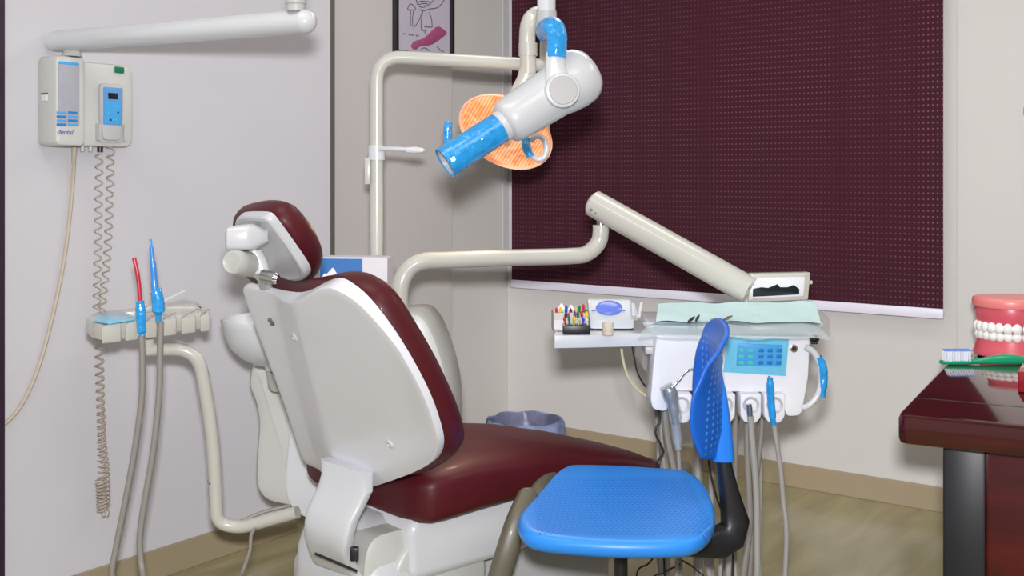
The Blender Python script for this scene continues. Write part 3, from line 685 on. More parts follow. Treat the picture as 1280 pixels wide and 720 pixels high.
# glove box and tissues on the unit
dG = 3.66
gb = thing('glove_box', W(440, 398, dG), 'blue and white cardboard glove box standing on the water unit', 'box')
Mg = facing(440, 396, dG, -0.12)
g0 = on(Mg, 399, 389); g1 = on(Mg, 484, 322)
MB().box(Mg, (g1[0]-g0[0], g1[1]-g0[1], 0.09), 0.002, 1, ((g0[0]+g1[0])/2, (g0[1]+g1[1])/2, -0.045)).build('carton', 'card', gb)
p0 = on(Mg, 400, 380); p1 = on(Mg, 453, 323.5)
MB().box(Mg, (p1[0]-p0[0], p1[1]-p0[1], 0.002), 0, 1, ((p0[0]+p1[0])/2, (p0[1]+p1[1])/2, 0.001)).build('blue_panel', 'boxblue', gb)
ti = MB()
for (x, y, d, h, w0) in ((414, 352, 3.3, 17, 12), (404, 354, 3.32, 12, 9), (424, 354, 3.28, 9, 9)):
    c = W(x, y, d); k = d/FPX; top = c+Z*h*k+R*2*k; rs = []
    for f in (0, 0.35, 0.7, 1.0):
        r_ = [c.lerp(top, f)+(R*math.cos(a)+F*math.sin(a)*0.6)*w0*k*(1-0.93*f)*(1+0.25*math.sin(3*a+x)) for a in [2*PI*i/14 for i in range(14)]]
        rs.append(r_)
    ti.rings(rs)
ti.se([(W(412, 372, 3.3), R*0.05, F*0.03, 3), (W(412, 352, 3.3), R*0.045, F*0.025, 3)], 16)
tag(ti.build('tissue', 'tissue'), 'crumpled white tissue peeking over the top of the backrest', 'tissue')

# ------------------------------------------------------------------ suction holder
sh_ = thing('suction_holder', W(190, 440, 3.12), 'cream holder tray for suction hoses on a bent tube arm by the left wall', 'instrument holder')
ZT = 0.952
MT = mat4(Vector((0, 0, ZT)), R, F, Z)
def onz(px, py, z=ZT):
    p = WZ(px, py, z); q_ = p; return ((q_).dot(R), (q_).dot(F))
t_px = [(107, 397), (117, 403), (129, 405), (151, 403.5), (195, 398.5), (250, 392), (261, 391), (262.5, 387), (255, 382), (243, 376), (230, 375), (214, 377), (190, 382), (150, 387), (120, 390)]
MB().plate(MT, round_poly([onz(*p) for p in t_px], 0.006, 3), -0.045, 0.0, 0.004).build('tray', 'cream', sh_)
for xa0, xa1 in ((127, 151.5), (156.5, 174.5), (181.5, 196), (203, 220.5), (226.5, 244.5), (250.5, 262)):
    yf = lambda x: 408.5-(x-129)*0.108
    lo = [onz(xa0, yf(xa0)), onz(xa1, yf(xa1)), onz(xa1, yf(xa1)-8), onz(xa0, yf(xa0)-8)]
    MB().plate(MT, round_poly(lo, 0.004, 3), -0.0445, 0.0006, 0.003).build('clip', 'cream', sh_)
rm = [(150, 393), (175, 392), (215, 386), (245, 386), (252, 388), (246, 381), (228, 379), (200, 382), (165, 388)]
MB().plate(MT, round_poly([onz(*p) for p in rm], 0.01, 3), -0.002, 0.006, 0.003).build('raised_deck', 'cream', sh_)
bf = [(116, 400), (136, 403), (170, 398), (156, 390), (124, 392)]
MB().plate(MT, round_poly([onz(x, y, ZT+0.007) for x, y in bf], 0.01, 3), 0.002, 0.007, 0.001).build('film_patch', 'film_light', sh_)
MB().tube([W(186, 418, 3.16), W(186, 442, 3.16)], 0.017, 16).build('stub_post', 'cream', sh_)
sp_ = fillet([W(183, 437, 3.16), W(247, 436, 3.18), W(266, 540, 3.22), W(271, 654, 3.26), W(300, 660, 3.27), W(372, 640, 3.22)], 0.11, 8)
MB().tube(sp_, 0.0185, 20).build('tube_arm', 'cream', sh_)
MB().tube([W(267.5, 600, 3.243), W(267.7, 603, 3.244)], 0.0192, 20).build('ring', 'chrome', sh_)
cm = lambda pts, n=6: catmull(pts, n)
def suction(name, label, hosepx, d, wrap, tip, tipm, tr, wr_, k=0.0):
    t = thing(name, W(*hosepx[0], d), label, 'suction hose')
    pts = [W(x, y, d) for x, y in hosepx]
    last = pts[-1]; pts += [Vector((*(last+F*0.05).xy, 0.10)), Vector((*(last+F*(0.26-2*k)+R*0.05).xy, 0.014)), K(-0.82+k, 3.43-2*k, 0.013), K(-0.64+k*0.4, 3.69-1.4*k, 0.03), K(-0.60+k*0.4, 3.70-1.4*k, 0.12)]
    MB().tube(cm(pts), 0.0082, 10).build('hose', 'hose_d', t)
    MB().tube(cm([W(x, y, d) for x, y in wrap], 4), wr_, 14).build('handle', 'film', t, label='handle wrapped in blue film')
    MB().tube(cm([W(x, y, d) for x, y in tip], 5), tr, 10).build('tip', tipm, t)
suction('saliva_ejector', 'suction hose with a thin red tip in the cream holder', [(177, 420), (178, 450), (177, 500), (168, 565), (155, 635), (145, 685), (140, 722)], 3.02,
        [(175, 376), (176, 395), (177, 412), (178, 420)], [(175.5, 380), (173.5, 355), (171, 338), (167.5, 322)], 'red', 0.0058, [0.011, 0.0135, 0.0125, 0.008])
suction('suction_hose', 'suction hose with a pointed blue tip in the cream holder', [(201, 402), (200, 440), (199, 490), (192, 560), (182, 620), (175, 668), (176, 700), (179, 722)], 3.00,
        [(192, 360), (196, 368), (198, 385), (198, 402)], [(194, 366), (192, 340), (190, 318), (188, 299)], 'lblue', [0.010, 0.008, 0.006, 0.0035], [0.008, 0.0155, 0.0165, 0.008], 0.05)
tag(MB().tube([W(172, 392, 3.1), W(232, 363, 3.2)], 0.004, 8).build('plastic_straw', 'clear'), 'thin clear plastic straw lying across the suction holder', 'straw')
dz = MB().tube(cm([W(338, 645, 3.24), W(316, 664, 3.24), W(312, 690, 3.2), W(300, 722, 3.16), WZ(285, 752, 0.012), WZ(330, 760, 0.012)]), 0.0052, 8)
tag(dz.build('drain_hose', 'hose_d'), 'thin grey hose dropping from the tube arm to the floor', 'hose')
dh = MB().tube(cm([W(300, 652, 3.3), W(330, 640, 3.33), W(362, 632, 3.36)]), 0.006, 8).build('tube_hose', 'hose_d', sh_)

# ------------------------------------------------------------------ instrument delivery unit
dD = 3.06
du = thing('instrument_unit', W(910, 520, dD+0.2), 'cream delivery unit on a swing arm with keypad, holders and side tray', 'dental unit')
MB().tube(catmull([W(500, 400, 3.58), W(499, 375, 3.58), W(502, 352, 3.58), W(512, 335, 3.59), W(530, 326.5, 3.60), W(560, 325, 3.62), W(640, 322, 3.68), W(715, 320, 3.74), W(735, 316, 3.76), W(748, 303, 3.77), W(751, 290, 3.77), W(751, 281, 3.77)], 6), 0.0275, 22).build('lower_arm', 'cream', du)
MB().tube([W(751, 284, 3.77), W(751, 268, 3.77)], 0.014, 14).build('elbow_pin', 'steel', du)
SA = W(742, 254, 3.77); SB = W(938, 364, 3.5); sx = (SB-SA).normalized()
MB().tube([SA-sx*0.012, SA-sx*0.006, SA, SB], [0.03, 0.039, 0.0455, 0.0455], 30).build('spring_arm', 'cream', du)
for px, py in ((739, 262), (745, 266)):
    MB().ball(W(px, py, 3.722), 0.005, 8).build('screw', 'steel', du)
MB().tube([W(934, 366, 3.54), W(934, 366, 3.54)-Z*0.16], 0.034, 20).build('swivel_post', 'cream', du)
# film viewer box
MV = facing(975, 360, 3.50, 0.05)
vb = MB().plate(MV, round_poly(pl(MV, [(939, 342), (1013.5, 340.5), (1010.5, 375), (935, 378)]), 0.006), -0.045, 0, 0.005).build('viewer_box', 'cream', du)
MB().plate(MV, round_poly(pl(MV, [(944, 347), (1006, 346), (1004, 370), (942, 373)]), 0.003), -0.001, 0.0015, 0.0005).build('viewer_screen', 'card', vb)
MB().plate(MV, round_poly(pl(MV, [(941, 361), (952, 359), (960, 360), (972, 355), (975, 359), (985, 359), (992, 356), (999, 361), (999, 368), (960, 370), (941, 371)], 0.002), 0.002), 0.001, 0.003, 0.0005).build('film_strip', 'screen', vb, label='dark strip on the viewer')
MB().tube([W(1012, 353, 3.49), W(1015, 353, 3.49)], 0.006, 10).build('viewer_knob', 'cream', vb)
# body
MQ = facing(910, 450, dD)
b_px = [(821, 417), (1013, 421), (1011, 470), (1004, 512), (1000, 520), (984, 521), (980, 512), (979, 491), (838, 489), (837, 508), (832, 515), (816, 512), (813, 500), (816, 460)]
MB().plate(MQ, round_poly(pl(MQ, b_px), 0.010, 4), -0.12, 0.0, 0.006).build('housing', 'offwhite', du)
MB().plate(MQ, round_poly(pl(MQ, [(824, 418), (1010, 421), (1009, 487), (820, 486)]), 0.01), -0.53, -0.11, 0.01).build('rear_housing', 'offwhite', du)
# keypad
kp = MB().plate(MQ, round_poly(pl(MQ, [(909, 421), (986, 424), (982, 470), (904, 465)]), 0.002), -0.001, 0.002, 0.0006).build('keypad', 'film_light', du, label='keypad under pale blue film')
MB().plate(MQ, round_poly(pl(MQ, [(922, 429), (978, 431), (976, 458), (920, 457)]), 0.003), 0.001, 0.003, 0.0006).build('key_field', 'btn_b', kp)
for i in range(5):
    for j in range(3):
        x = 927+i*11.2+(3 if i > 1 else 0)*0.6-j*0.3; y = 438+j*7.6
        MB().plate(MQ, round_poly(pl(MQ, [(x-3.3, y-2.3), (x+3.3, y-2.3), (x+3.3, y+2.3), (x-3.3, y+2.3)]), 0.002), 0.002, 0.0045, 0.001).build('key', 'btn_g' if i < 2 else 'btn_d', kp)
ml = facing(992, 435.5, dD-0.001); lk = MB().lathe(ml, [(0.0105, 0.0), (0.0105, 0.004), (0.007, 0.005)], 18); lk.build('key_lock', 'chrome', du)
MB().lathe(ml, [(0.006, 0.004), (0.006, 0.0058)], 12).build('lock_core', 'dark', du)
MB().tube(catmull([W(1007, 434, dD-0.02), W(1017, 440, dD-0.02), W(1025, 456, dD-0.02), W(1027, 475, dD-0.02), W(1022, 494, dD-0.02), W(1012, 506, dD-0.02), W(1003, 510, dD-0.02)], 5), 0.0085, 14).build('grab_handle', 'white', du)
MB().tube(catmull([W(1023, 446, dD-0.02), W(1028, 458, dD-0.02), W(1029, 475, dD-0.02), W(1027, 496, dD-0.02)], 5), [0.011, 0.0125, 0.012, 0.010], 14).build('handle_wrap', 'film', du, label='blue film on the grab handle')
kb = MB()
for a in range(6): kb.ball(W(1018+4*math.cos(a*PI/3), 424+4.5*math.sin(a*PI/3), dD+0.03), 0.0055, 8)
kb.ball(W(1018, 424, dD+0.03), 0.009, 10).tube([W(1008, 424, dD+0.04), W(1018, 424, dD+0.03)], 0.004, 8)
kb.build('star_knob', 'black', du)
# instrument cups
for cx in (851, 905, 937.5, 967):
    Mh = facing(cx, 500, dD-0.02)
    o = round_poly(pl(Mh, [(cx-13.5, 491), (cx+13.5, 491), (cx+13, 520), (cx+7, 528), (cx-7, 528), (cx-13, 520)]), 0.008)
    hd = MB().plate(Mh, o, -0.05, 0.012, 0.005).build('holder', 'offwhite', du)
    Mc = facing(cx, 505, dD-0.02)
    MB().lathe(Mc, [(0.022, 0.010), (0.0225, 0.0145), (0.0195, 0.0145), (0.014, 0.0115), (0.013, 0.0112)], 24).build('cup_ring', 'lightgrey', hd)
# side tray
ZS = 0.912
MSd = mat4(Vector((0, 0, ZS)), R, F, Z)
def oz(px, py, z=ZS): return onz(px, py, z)
MB().plate(MSd, round_poly([oz(692, 419.5), oz(822, 416.5), oz(822, 400), oz(700, 401)], 0.008, 3), -0.036, 0.0, 0.003).build('side_tray', 'white', du)
MB().box(frame(K(*(lambda p: (p[0]-0, p[1]))((0.43, 3.16)), 0.865), R, F), (0.12, 0.1, 0.02), 0.003, 2).build('tray_bracket', 'lightgrey', du)

# ------------------------------------------------------------------ things on the unit
ZC = 0.952
MCv = mat4(Vector((0, 0, ZC)), R, F, Z)
tray = thing('instrument_tray', K(0.62, 3.25, 0.918), 'flat steel instrument tray on top of the delivery unit', 'tray')
tb = [oz(816, 404, ZC-0.006), oz(1022, 404, ZC-0.006), oz(1012, 382, ZC-0.006), oz(836, 382, ZC-0.006)]
MB().plate(MCv, round_poly(tb, 0.02, 4), -0.031, -0.006, 0.006).build('pan', 'lightgrey', tray)
def sheet(name, px, z, m, parent=None, drop=0.0, wav=0.004, nx=26, ny=12):
    """cloth like quad between four measured corners, wavy, with hanging edges"""
    a, b, c, d = [Vector((*WZ(x, y, z).xy, z)) for x, y in px]
    rows = []
    for j in range(ny+1):
        row = []
        for i in range(nx+1):
            s_, t_ = i/nx, j/ny
            p = (a.lerp(b, s_)).lerp(d.lerp(c, s_), t_)
            e = min(s_, 1-s_, t_)*2
            p.z += wav*(math.sin(s_*17+t_*5)+0.6*math.sin(t_*13+s_*29))*0.5 - drop*max(0, 1-e*9)
            row.append(p)
        rows.append(row)
    mb = MB(); n = nx+1
    vs = [p for r in rows for p in r]; mb.add(vs, [(j*n+i, j*n+i+1, (j+1)*n+i+1, (j+1)*n+i) for j in range(ny) for i in range(nx)])
    return mb.build(name, m, parent, ang=80)
s1 = sheet('tray_paper', [(820, 402), (1026, 403), (1019, 377), (823, 379)], ZC+0.008, M_['teal'])
tag(s1, 'pale teal paper liner spread on the instrument tray', 'paper liner')
s2 = sheet('plastic_sleeve', [(797, 408), (1037, 409), (1037, 386), (803, 400)], ZC+0.003, M_['clear'], drop=0.03, wav=0.006)
sl = MB().plate(MQ, round_poly(pl(MQ, [(802, 403), (1030, 402), (1026, 419), (815, 418)], 0.025), 0.01), 0.018, 0.024, 0.002)
tag(s2, 'clear plastic sleeve hanging over the tray edges of the delivery unit', 'plastic sleeve')
o = sl.build('sleeve_front', 'clear', s2)
for i, (x0, y0, x1, y1) in enumerate(((861, 402, 868, 396), (870, 401, 874, 394), (888, 400, 897, 399), (905, 400, 915, 395))):
    p = Vector((*WZ(x0, y0, ZC+0.018).xy, ZC+0.018)); q2 = Vector((*WZ(x1, y1, ZC+0.020).xy, ZC+0.020))
    tag(MB().tube([p, p.lerp(q2, 0.5), q2], [0.0035, 0.0045, 0.002], 8).build('hand_instrument', 'dark' if i < 2 else 'steel'), ['short black-handled probe lying leftmost on the teal liner', 'black-handled probe lying second on the teal liner', 'small steel mirror lying behind the blue backrest tip on the liner', 'slim steel probe pointing right on the teal liner'][i], 'dental instrument')

# scaler
ds = 3.17
M_['scw'] = mat('cool_white_plastic', (196, 202, 208), 0.35, noise=0.02)
sk = thing('ultrasonic_scaler', W(766, 412, ds), 'white box-shaped scaler with a periwinkle oval dial on the side tray', 'scaler')
mk = facing(766, 412, ds, 0.0)
# body: side profile lofted across its width (sloping front/top)
kf = lambda px: (px-766)/FPX*ds
zb_ = 0.914
secs = []
for x, wv in ((-29, 0.9), (-27.5, 0.97), (-24, 1), (22, 1), (25.5, 0.97), (27, 0.9)):
    c = W(766, 412, ds)+R*kf(766+x); c.z = zb_
    prof = [(0.0, 0.004), (0.0, 0.028), (0.006, 0.034), (0.055, 0.075), (0.064, 0.079), (0.11, 0.079), (0.12, 0.072), (0.124, 0.004)]
    secs.append([c + F*(0.062+(a-0.062)*wv) + Z*(0.04+(b-0.04)*wv) for a, b in prof])
MB().rings(secs).build('casing', 'scw', sk)
MB().box(mat4(W(766, 412, ds)+F*0.06+Z*(zb_+0.0036-W(766, 412, ds).z), R, F, Z), (0.118, 0.112, 0.008), 0.003, 2).build('foot_base', 'dark', sk)
no = (-F*0.64+Z*0.77).normalized(); mo = frame(W(762, 384, ds)+F*0.03, R, no.cross(R).normalized())
c_ = W(766, 412, ds)+F*0.032-R*0.008; c_.z = zb_+0.0585
mo = mat4(c_, R, no.cross(R), no)
MB().dome(mo, el(0.038, 0.027), [(1.0, -0.003), (1.0, 0.003), (0.9, 0.0055), (0.5, 0.008), (0.1, 0.0085)]).build('dial', 'oval', sk, label='periwinkle oval dial')
for x in (-0.045, 0.04): MB().plate(mo, round_poly(rect(x-0.006, -0.012, x+0.006, -0.009), 0.001, 2), 0, 0.003, 0.0005).build('indicator', 'oval', sk)
hkx = MB().tube(catmull([W(792, 380, ds), W(795, 392, ds), W(799, 396, ds), W(800, 388, ds), W(802, 378, ds)], 4), 0.0045, 8)
hkx.se([(W(790, 378, ds), R*0.004, F*0.012, 3), (W(792, 394, ds), R*0.008, F*0.012, 3)], 12)
hkx.build('tip_holder', 'white', sk)
rl = W(760, 416.5, 3.08)
tag(MB().lathe(Matrix.Translation((rl.x, rl.y, ZS+0.001)), [(0.0145, 0), (0.0152, 0.003), (0.0152, 0.032), (0.014, 0.035), (0.009, 0.0355), (0.001, 0.0345)], 24).build('cotton_roll', 'cottonroll'), 'small upright beige roll in front of the scaler', 'cotton roll')
# bur stand and steel box
dB1 = 3.085
bb = thing('bur_stand', W(721, 420, dB1), 'black bur block at the front left of the side tray', 'bur block')
Mb = facing(721, 420, dB1); Mb.translation.z = ZS
k = dB1/FPX
MB().box(Mb, (34*k, 0.025, 0.05), 0.002, 2, (0, 0.0135, -0.025)).build('block', 'black', bb)
sbx = thing('steel_box', W(705, 415, 3.19), 'open steel box of burs behind the black bur block', 'steel box')
Ms = facing(714, 415, 3.16); Ms.translation.z = ZS
k2_ = 3.16/FPX
ob = MB()
for cx, cz, sx_, sz_ in ((-23*k2_, -0.03, 0.003, 0.075), (21*k2_, -0.03, 0.003, 0.075), (0, 0.006, 44*k2_, 0.003), (0, -0.066, 44*k2_, 0.003)):
    ob.box(Ms, (sx_, 0.052, sz_), 0.001, 1, (cx, 0.0275, cz))
ob.box(Ms, (44*k2_, 0.004, 0.072), 0.001, 1, (0, 0.004, -0.03))
ob.build('walls', 'steel', sbx)
MB().box(Ms, (12*k2_, 0.026, 0.002), 0.0008, 1, (-16*k2_, 0.02, 0.009)).build('label_plate', 'card', sbx)
cols = [((200, 40, 60), 'red'), ((20, 120, 80), 'green'), ((225, 205, 40), 'yellow'), ((40, 80, 180), 'blue'), ((225, 220, 215), 'white'), ((120, 60, 130), 'purple'), ((205, 190, 140), 'tan'), ((60, 50, 60), 'black')]
BM = {n: mat('bur_'+n, c, 0.35) for c, n in cols}
place = {'front': 'standing in the black bur block', 'back': 'standing in the steel box behind the bur block'}
usedc = {}
def burs(M0, n, x0, x1, z0, z1, y0, hh, where, base):
    order = [0, 1, 2, 6, 3, 4, 7, 0, 5, 1, 0, 2, 3, 5, 6, 1]
    for i in range(n):
        cn = cols[order[(i+base) % len(order)]][1]
        x = x0+(x1-x0)*(i % (n//2))/(n//2-1); row = i//(n//2); z = z0+(z1-z0)*row
        h = hh*(0.85+0.3*random.random())+0.008*row
        P = M0 @ Vector((x, y0, z)); tilt = R*random.uniform(-0.004, 0.004)
        m_ = MB().tube([P, P+Z*h*0.55+tilt*0.5, P+Z*h*0.58+tilt*0.5, P+Z*h*0.9+tilt, P+Z*h+tilt], [0.0018, 0.0018, 0.0042, 0.0042, 0.002], 7)
        rowt = 'front' if row == 0 else 'back'
        lab = '%s-collared bur in the %s row, %s' % (cn, rowt, place[where])
        tag(m_.build('dental_bur', BM[cn]), lab, 'bur', 'burs %s' % place[where])
burs(Mb, 12, -14*k, 14*k, -0.013, -0.037, 0.024, 0.026, 'front', 0)
burs(Ms, 14, -18*k2_, 18*k2_, -0.012, -0.045, 0.006, 0.050, 'back', 3)
for i, (x, y, h, w0, d) in enumerate(((702, 396, 17, 7, 3.24), (714, 394, 13, 6, 3.25))):
    c = W(x, y, d); kk = d/FPX; mb = MB(); rs = []
    c0_ = Vector((c.x, c.y, ZS+0.0+0.008)); top = c+Z*h*kk
    for f, wf in ((0, 0.8), (0.45, 1.0), (0.6, 1.0), (0.75, 0.7), (0.9, 0.35), (1, 0.08)):
        rs.append([c0_.lerp(top, f)+(R*math.cos(a)+F*math.sin(a)*0.7)*w0*kk*wf*(1+0.12*math.sin(4*a+i)) for a in [2*PI*q_/14 for q_ in range(14)]])
    mb.rings(rs); tag(mb.build('cotton_tuft', 'tissue'), ['taller white cotton tuft sticking out of the steel box, nearer its left wall', 'shorter white cotton tuft in the middle of the steel box'][i], 'cotton')

# ------------------------------------------------------------------ handpieces and hoses on the unit
def tohang(l, d, back=0.30, dd=0.0):
    pts = [W(x, y, d+dd*i/len(l)) for i, (x, y) in enumerate(l)]
    last = pts[-1]
    pts += [Vector((*(last+F*0.03).xy, 0.14)), Vector((*(last+F*back*0.5).xy, 0.07)), Vector((*(last+F*back).xy, 0.16)), Vector((*(last+F*back).xy, 0.50)), Vector((*(W(l[0][0], 0, d).xy+(F*0.2).xy), 0.735))]
    return cm(pts, 5)
def handpiece(name, label, parts, hosepx, d, hr_, hm, dd=0.0, back=0.3):
    t = thing(name, W(*hosepx[0], d), label, 'handpiece')
    MB().tube(tohang(hosepx, d, back, dd), hr_, 9).build('hose', hm, t)
    for nm, px, r_, m_, d_ in parts:
        MB().tube(cm([W(x, y, d_) for x, y in px], 4), r_, 14).build(nm, m_, t)
    return t
dH = dD-0.045
handpiece('scaler_handpiece', 'pen-like handpiece wrapped in blue film in the rightmost holder', [('grip', [(962.5, 472), (963, 490), (965, 515), (967, 531)], [0.008, 0.0105, 0.010, 0.0075], 'film', dH), ('tip', [(962, 474), (961.5, 470)], [0.006, 0.003], 'steel', dH)],
          [(967, 528), (971, 555), (976, 590), (979, 625), (983, 665), (981, 722)], dH, 0.0068, 'hose')
handpiece('low_speed_handpiece', 'grey hose with a chrome coupling in the second holder from the right', [('coupling', [(936, 505), (937, 514), (938, 526)], [0.008, 0.0085, 0.0075], 'chrome', dH)],
          [(938, 520), (941, 560), (945, 610), (946, 660), (946, 722)], dH, 0.009, 'hose')
handpiece('turbine_handpiece', 'slim chrome turbine handpiece leaning beside the blue backrest', [('head', [(901, 446), (899, 454)], [0.007, 0.0095], 'chrome', dH-0.02), ('neck', [(899, 453), (898, 465), (900, 476)], [0.006, 0.0065, 0.009], 'chrome', dH-0.02), ('handle', [(900, 474), (904, 495), (907, 515), (911, 535)], [0.0095, 0.0105, 0.0095, 0.007], 'steel', dH-0.02)],
          [(911, 530), (915, 560), (914, 600), (905, 650), (900, 722)], dH-0.02, 0.0055, 'hose')
t3 = handpiece('air_water_syringe', 'steel air-water syringe in a clear plastic sleeve, leftmost in its holder', [('nozzle', [(840, 484), (848, 476), (858, 464), (868, 460)], [0.004, 0.003, 0.0024, 0.002], 'chrome', dH-0.02), ('body', [(834, 484), (838, 492), (842, 510), (845, 530)], [0.016, 0.019, 0.014, 0.010], 'steel', dH-0.01), ('sleeve', [(832, 482), (838, 494), (843, 515), (846, 545), (848, 562)], [0.018, 0.021, 0.018, 0.013, 0.010], 'clear2', dH-0.012)],
               [(845, 525), (847, 550), (849, 590), (846, 640), (846, 722)], dH-0.01, 0.0055, 'hose', 0.12)
MB().tube(tohang([(935, 531), (934, 560), (936, 610), (938, 655), (930, 722)], dD+0.03), 0.009, 9)
hz = [('instrument_hose', [(934, 520), (934, 565), (936, 610), (937, 655), (929, 722)], dD+0.02, 0.0092, 'hose_d', 'thick grey hose hanging straight below the second holder from the right'),
      ('instrument_hose', [(953, 515), (951, 550), (945, 600), (941, 650), (937, 722)], dD+0.13, 0.0075, 'hose_d', 'grey hose slanting down between the two right-hand holders'),
      ('instrument_hose', [(831, 512), (834, 545), (841, 580), (846, 610), (849, 722)], dD+0.06, 0.0095, 'hose_d', 'thick grey hose under the left corner of the delivery unit'),
      ('instrument_hose', [(826, 512), (827, 545), (831, 590), (834, 640), (836, 722)], dD+0.26, 0.005, 'hose', 'thin pale hose under the left corner of the delivery unit'),
      ('instrument_hose', [(875, 520), (874, 560), (872, 610), (872, 660), (888, 722)], dD+0.15, 0.0085, 'hose', 'pale grey hose passing behind the blue stool back'),
      ('instrument_hose', [(908, 520), (912, 560), (913, 610), (912, 660), (910, 722)], dD+0.03, 0.0085, 'hose', 'pale grey hose behind the black stool bracket')]
for nm, l, d, r_, m_, lab in hz:
    tag(MB().tube(tohang(l, d, 0.25), r_, 9).build(nm, m_), lab, 'hose')
def cable(name, label, pts, r_, m_): return tag(MB().tube(cm(pts), r_, 7).build(name, m_), label, 'cable')
cable('power_cable', 'wavy black cord hanging under the left end of the delivery unit', [W(823, 512, 3.2), W(825, 525, 3.2), W(819, 540, 3.2), W(826, 556, 3.2), W(829, 566, 3.2), W(821, 580, 3.2), W(826, 596, 3.2), W(822, 640, 3.2), W(830, 700, 3.2), Vector((*W(835, 0, 3.2).xy, 0.01)), Vector((*W(860, 0, 3.3).xy, 0.006))], 0.0032, 'black')
cable('scaler_cable', 'thin black cord dropping from the side tray behind the delivery unit', [W(790, 432, 3.2), W(793, 448, 3.2), W(797, 466, 3.2), W(806, 482, 3.2), W(818, 493, 3.2), W(834, 500, 3.25)], 0.0026, 'black')
cable('short_cable', 'short black cord bulging out at the left edge of the delivery unit', [W(822, 434, 3.22), W(815, 446, 3.2), W(813, 458, 3.2), W(817, 467, 3.2), W(826, 472, 3.24)], 0.0026, 'black')
cable('water_tube', 'translucent yellowish tube looping from the side tray to the unit', [W(777, 432, 3.2), W(778, 446, 3.2), W(784, 468, 3.2), W(796, 486, 3.2), W(812, 497, 3.2), W(830, 502, 3.25)], 0.0042, 'yellowtube')
cable('thin_cable', 'thin dark cable running down between stool back and stool bracket', [W(884, 560, 3.15), W(888, 590, 3.15), W(896, 622, 3.15), W(906, 650, 3.15), W(916, 690, 3.15), Vector((*W(920, 0, 3.15).xy, 0.01)), Vector((*W(960, 0, 3.2).xy, 0.006))], 0.003, 'dark')
for i, l in enumerate(([(835, 672), (812, 703), (795, 722)], [(852, 700), (870, 712), (885, 735)], [(850, 705), (830, 716), (815, 730)])):
    cable('floor_cable', ['thin dark cable slanting left under the stool seat', 'dark cable curving right under the stool bracket', 'dark cable curving left under the stool bracket'][i], [W(x, y, 3.1) for x, y in l]+[Vector((*W(l[-1][0], 0, 3.15).xy, 0.006))], 0.0026, 'dark')

# ------------------------------------------------------------------ waste bin
wb = thing('waste_bin', Vector((*W(656, 530, 4.62).xy, 0)), 'dark bin lined with a bluish translucent bag behind the dental chair', 'bin')
cb = Vector((*W(656, 530, 4.62).xy, 0)); MBi = Matrix.Translation(cb) @ Matrix.Diagonal((1, 1, 1.1, 1))
MB().lathe(MBi, [(0.105, 0.0), (0.112, 0.004), (0.142, 0.285), (0.148, 0.29), (0.146, 0.295), (0.139, 0.285), (0.108, 0.012), (0.001, 0.01)], 36).build('bucket', 'binm', wb)
def wavy(prof, seg=72, amp=0.006):
    rs = []
    for q_, (r_, h) in enumerate(prof):
        rs.append([cb+Vector(((r_+amp*math.sin(9*a+q_)+amp*0.6*math.sin(17*a+2*q_))*math.cos(a), (r_+amp*math.sin(9*a+q_)+amp*0.6*math.sin(17*a+2*q_))*math.sin(a), (h+amp*0.8*math.sin(7*a+q_))*1.1)) for a in [2*PI*k_/seg for k_ in range(seg)]])
    return rs
MB().rings(wavy([(0.142, 0.312), (0.150, 0.318), (0.160, 0.305), (0.166, 0.27), (0.168, 0.20), (0.162, 0.16)], amp=0.004), False, False).build('bag', 'bag', wb, ang=80)
M_['bagin'] = mat('bag_inside_shaded', (96, 98, 122), 0.4, noise=0.45, nscale=24, bump=0.9, bscale=25)  # bag colour darkened, painting in the shade inside its mouth
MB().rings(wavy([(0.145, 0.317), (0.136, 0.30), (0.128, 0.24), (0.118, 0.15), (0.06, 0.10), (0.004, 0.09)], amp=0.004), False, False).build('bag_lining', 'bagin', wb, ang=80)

# ------------------------------------------------------------------ stool
stl = thing('stool_chair', WZ(775, 640, 0.0), 'blue plastic stool with perforated seat and back on a black bracket', 'chair')
ZSt = 0.545
MSt = mat4(Vector((*WZ(775, 640, 0.56).xy, ZSt)), R, F, Z)
def oseat(px, py):
    p = WZ(px, py, ZSt); q_ = MSt.inverted() @ p; return (q_.x, q_.y)
s_px = [(650, 668), (648, 655), (656, 643), (674, 622), (693, 601), (706, 591.5), (722, 589), (780, 590.5), (845, 595), (864, 599), (880, 612), (890, 630), (894, 650), (890, 668), (876, 681), (850, 687), (780, 688), (710, 684), (665, 678)]
so = smooth_poly([oseat(*p) for p in s_px], 4)
M_['seat'] = dots('blue_perforated_seat', (46, 146, 244), (16, 92, 200), 0.0125, 0.0125, 0.0029, axes=(0, 1), rough=0.38, stagger=1, bump=0.9, clip=(0.0, 0.05, 0.20, 0.222))
def dip(p):
    c = MSt.inverted() @ p if False else p
    k = max(0.0, 1-(p.x/0.24)**2)*max(0, 1-(p.y/0.27)**2)
    return Vector((p.x, p.y, p.z-0.010*k if p.z > 0.01 else p.z))
MB().dome(MSt, so, [(0.90, -0.024), (0.955, -0.022), (0.985, -0.014), (1.0, -0.003), (0.997, 0.008), (0.98, 0.017), (0.95, 0.0215), (0.91, 0.022), (0.8, 0.0215), (0.6, 0.021), (0.4, 0.021), (0.2, 0.021), (0.05, 0.021)], dip).build('seat', M_['seat'], stl, M=MSt, ang=60)
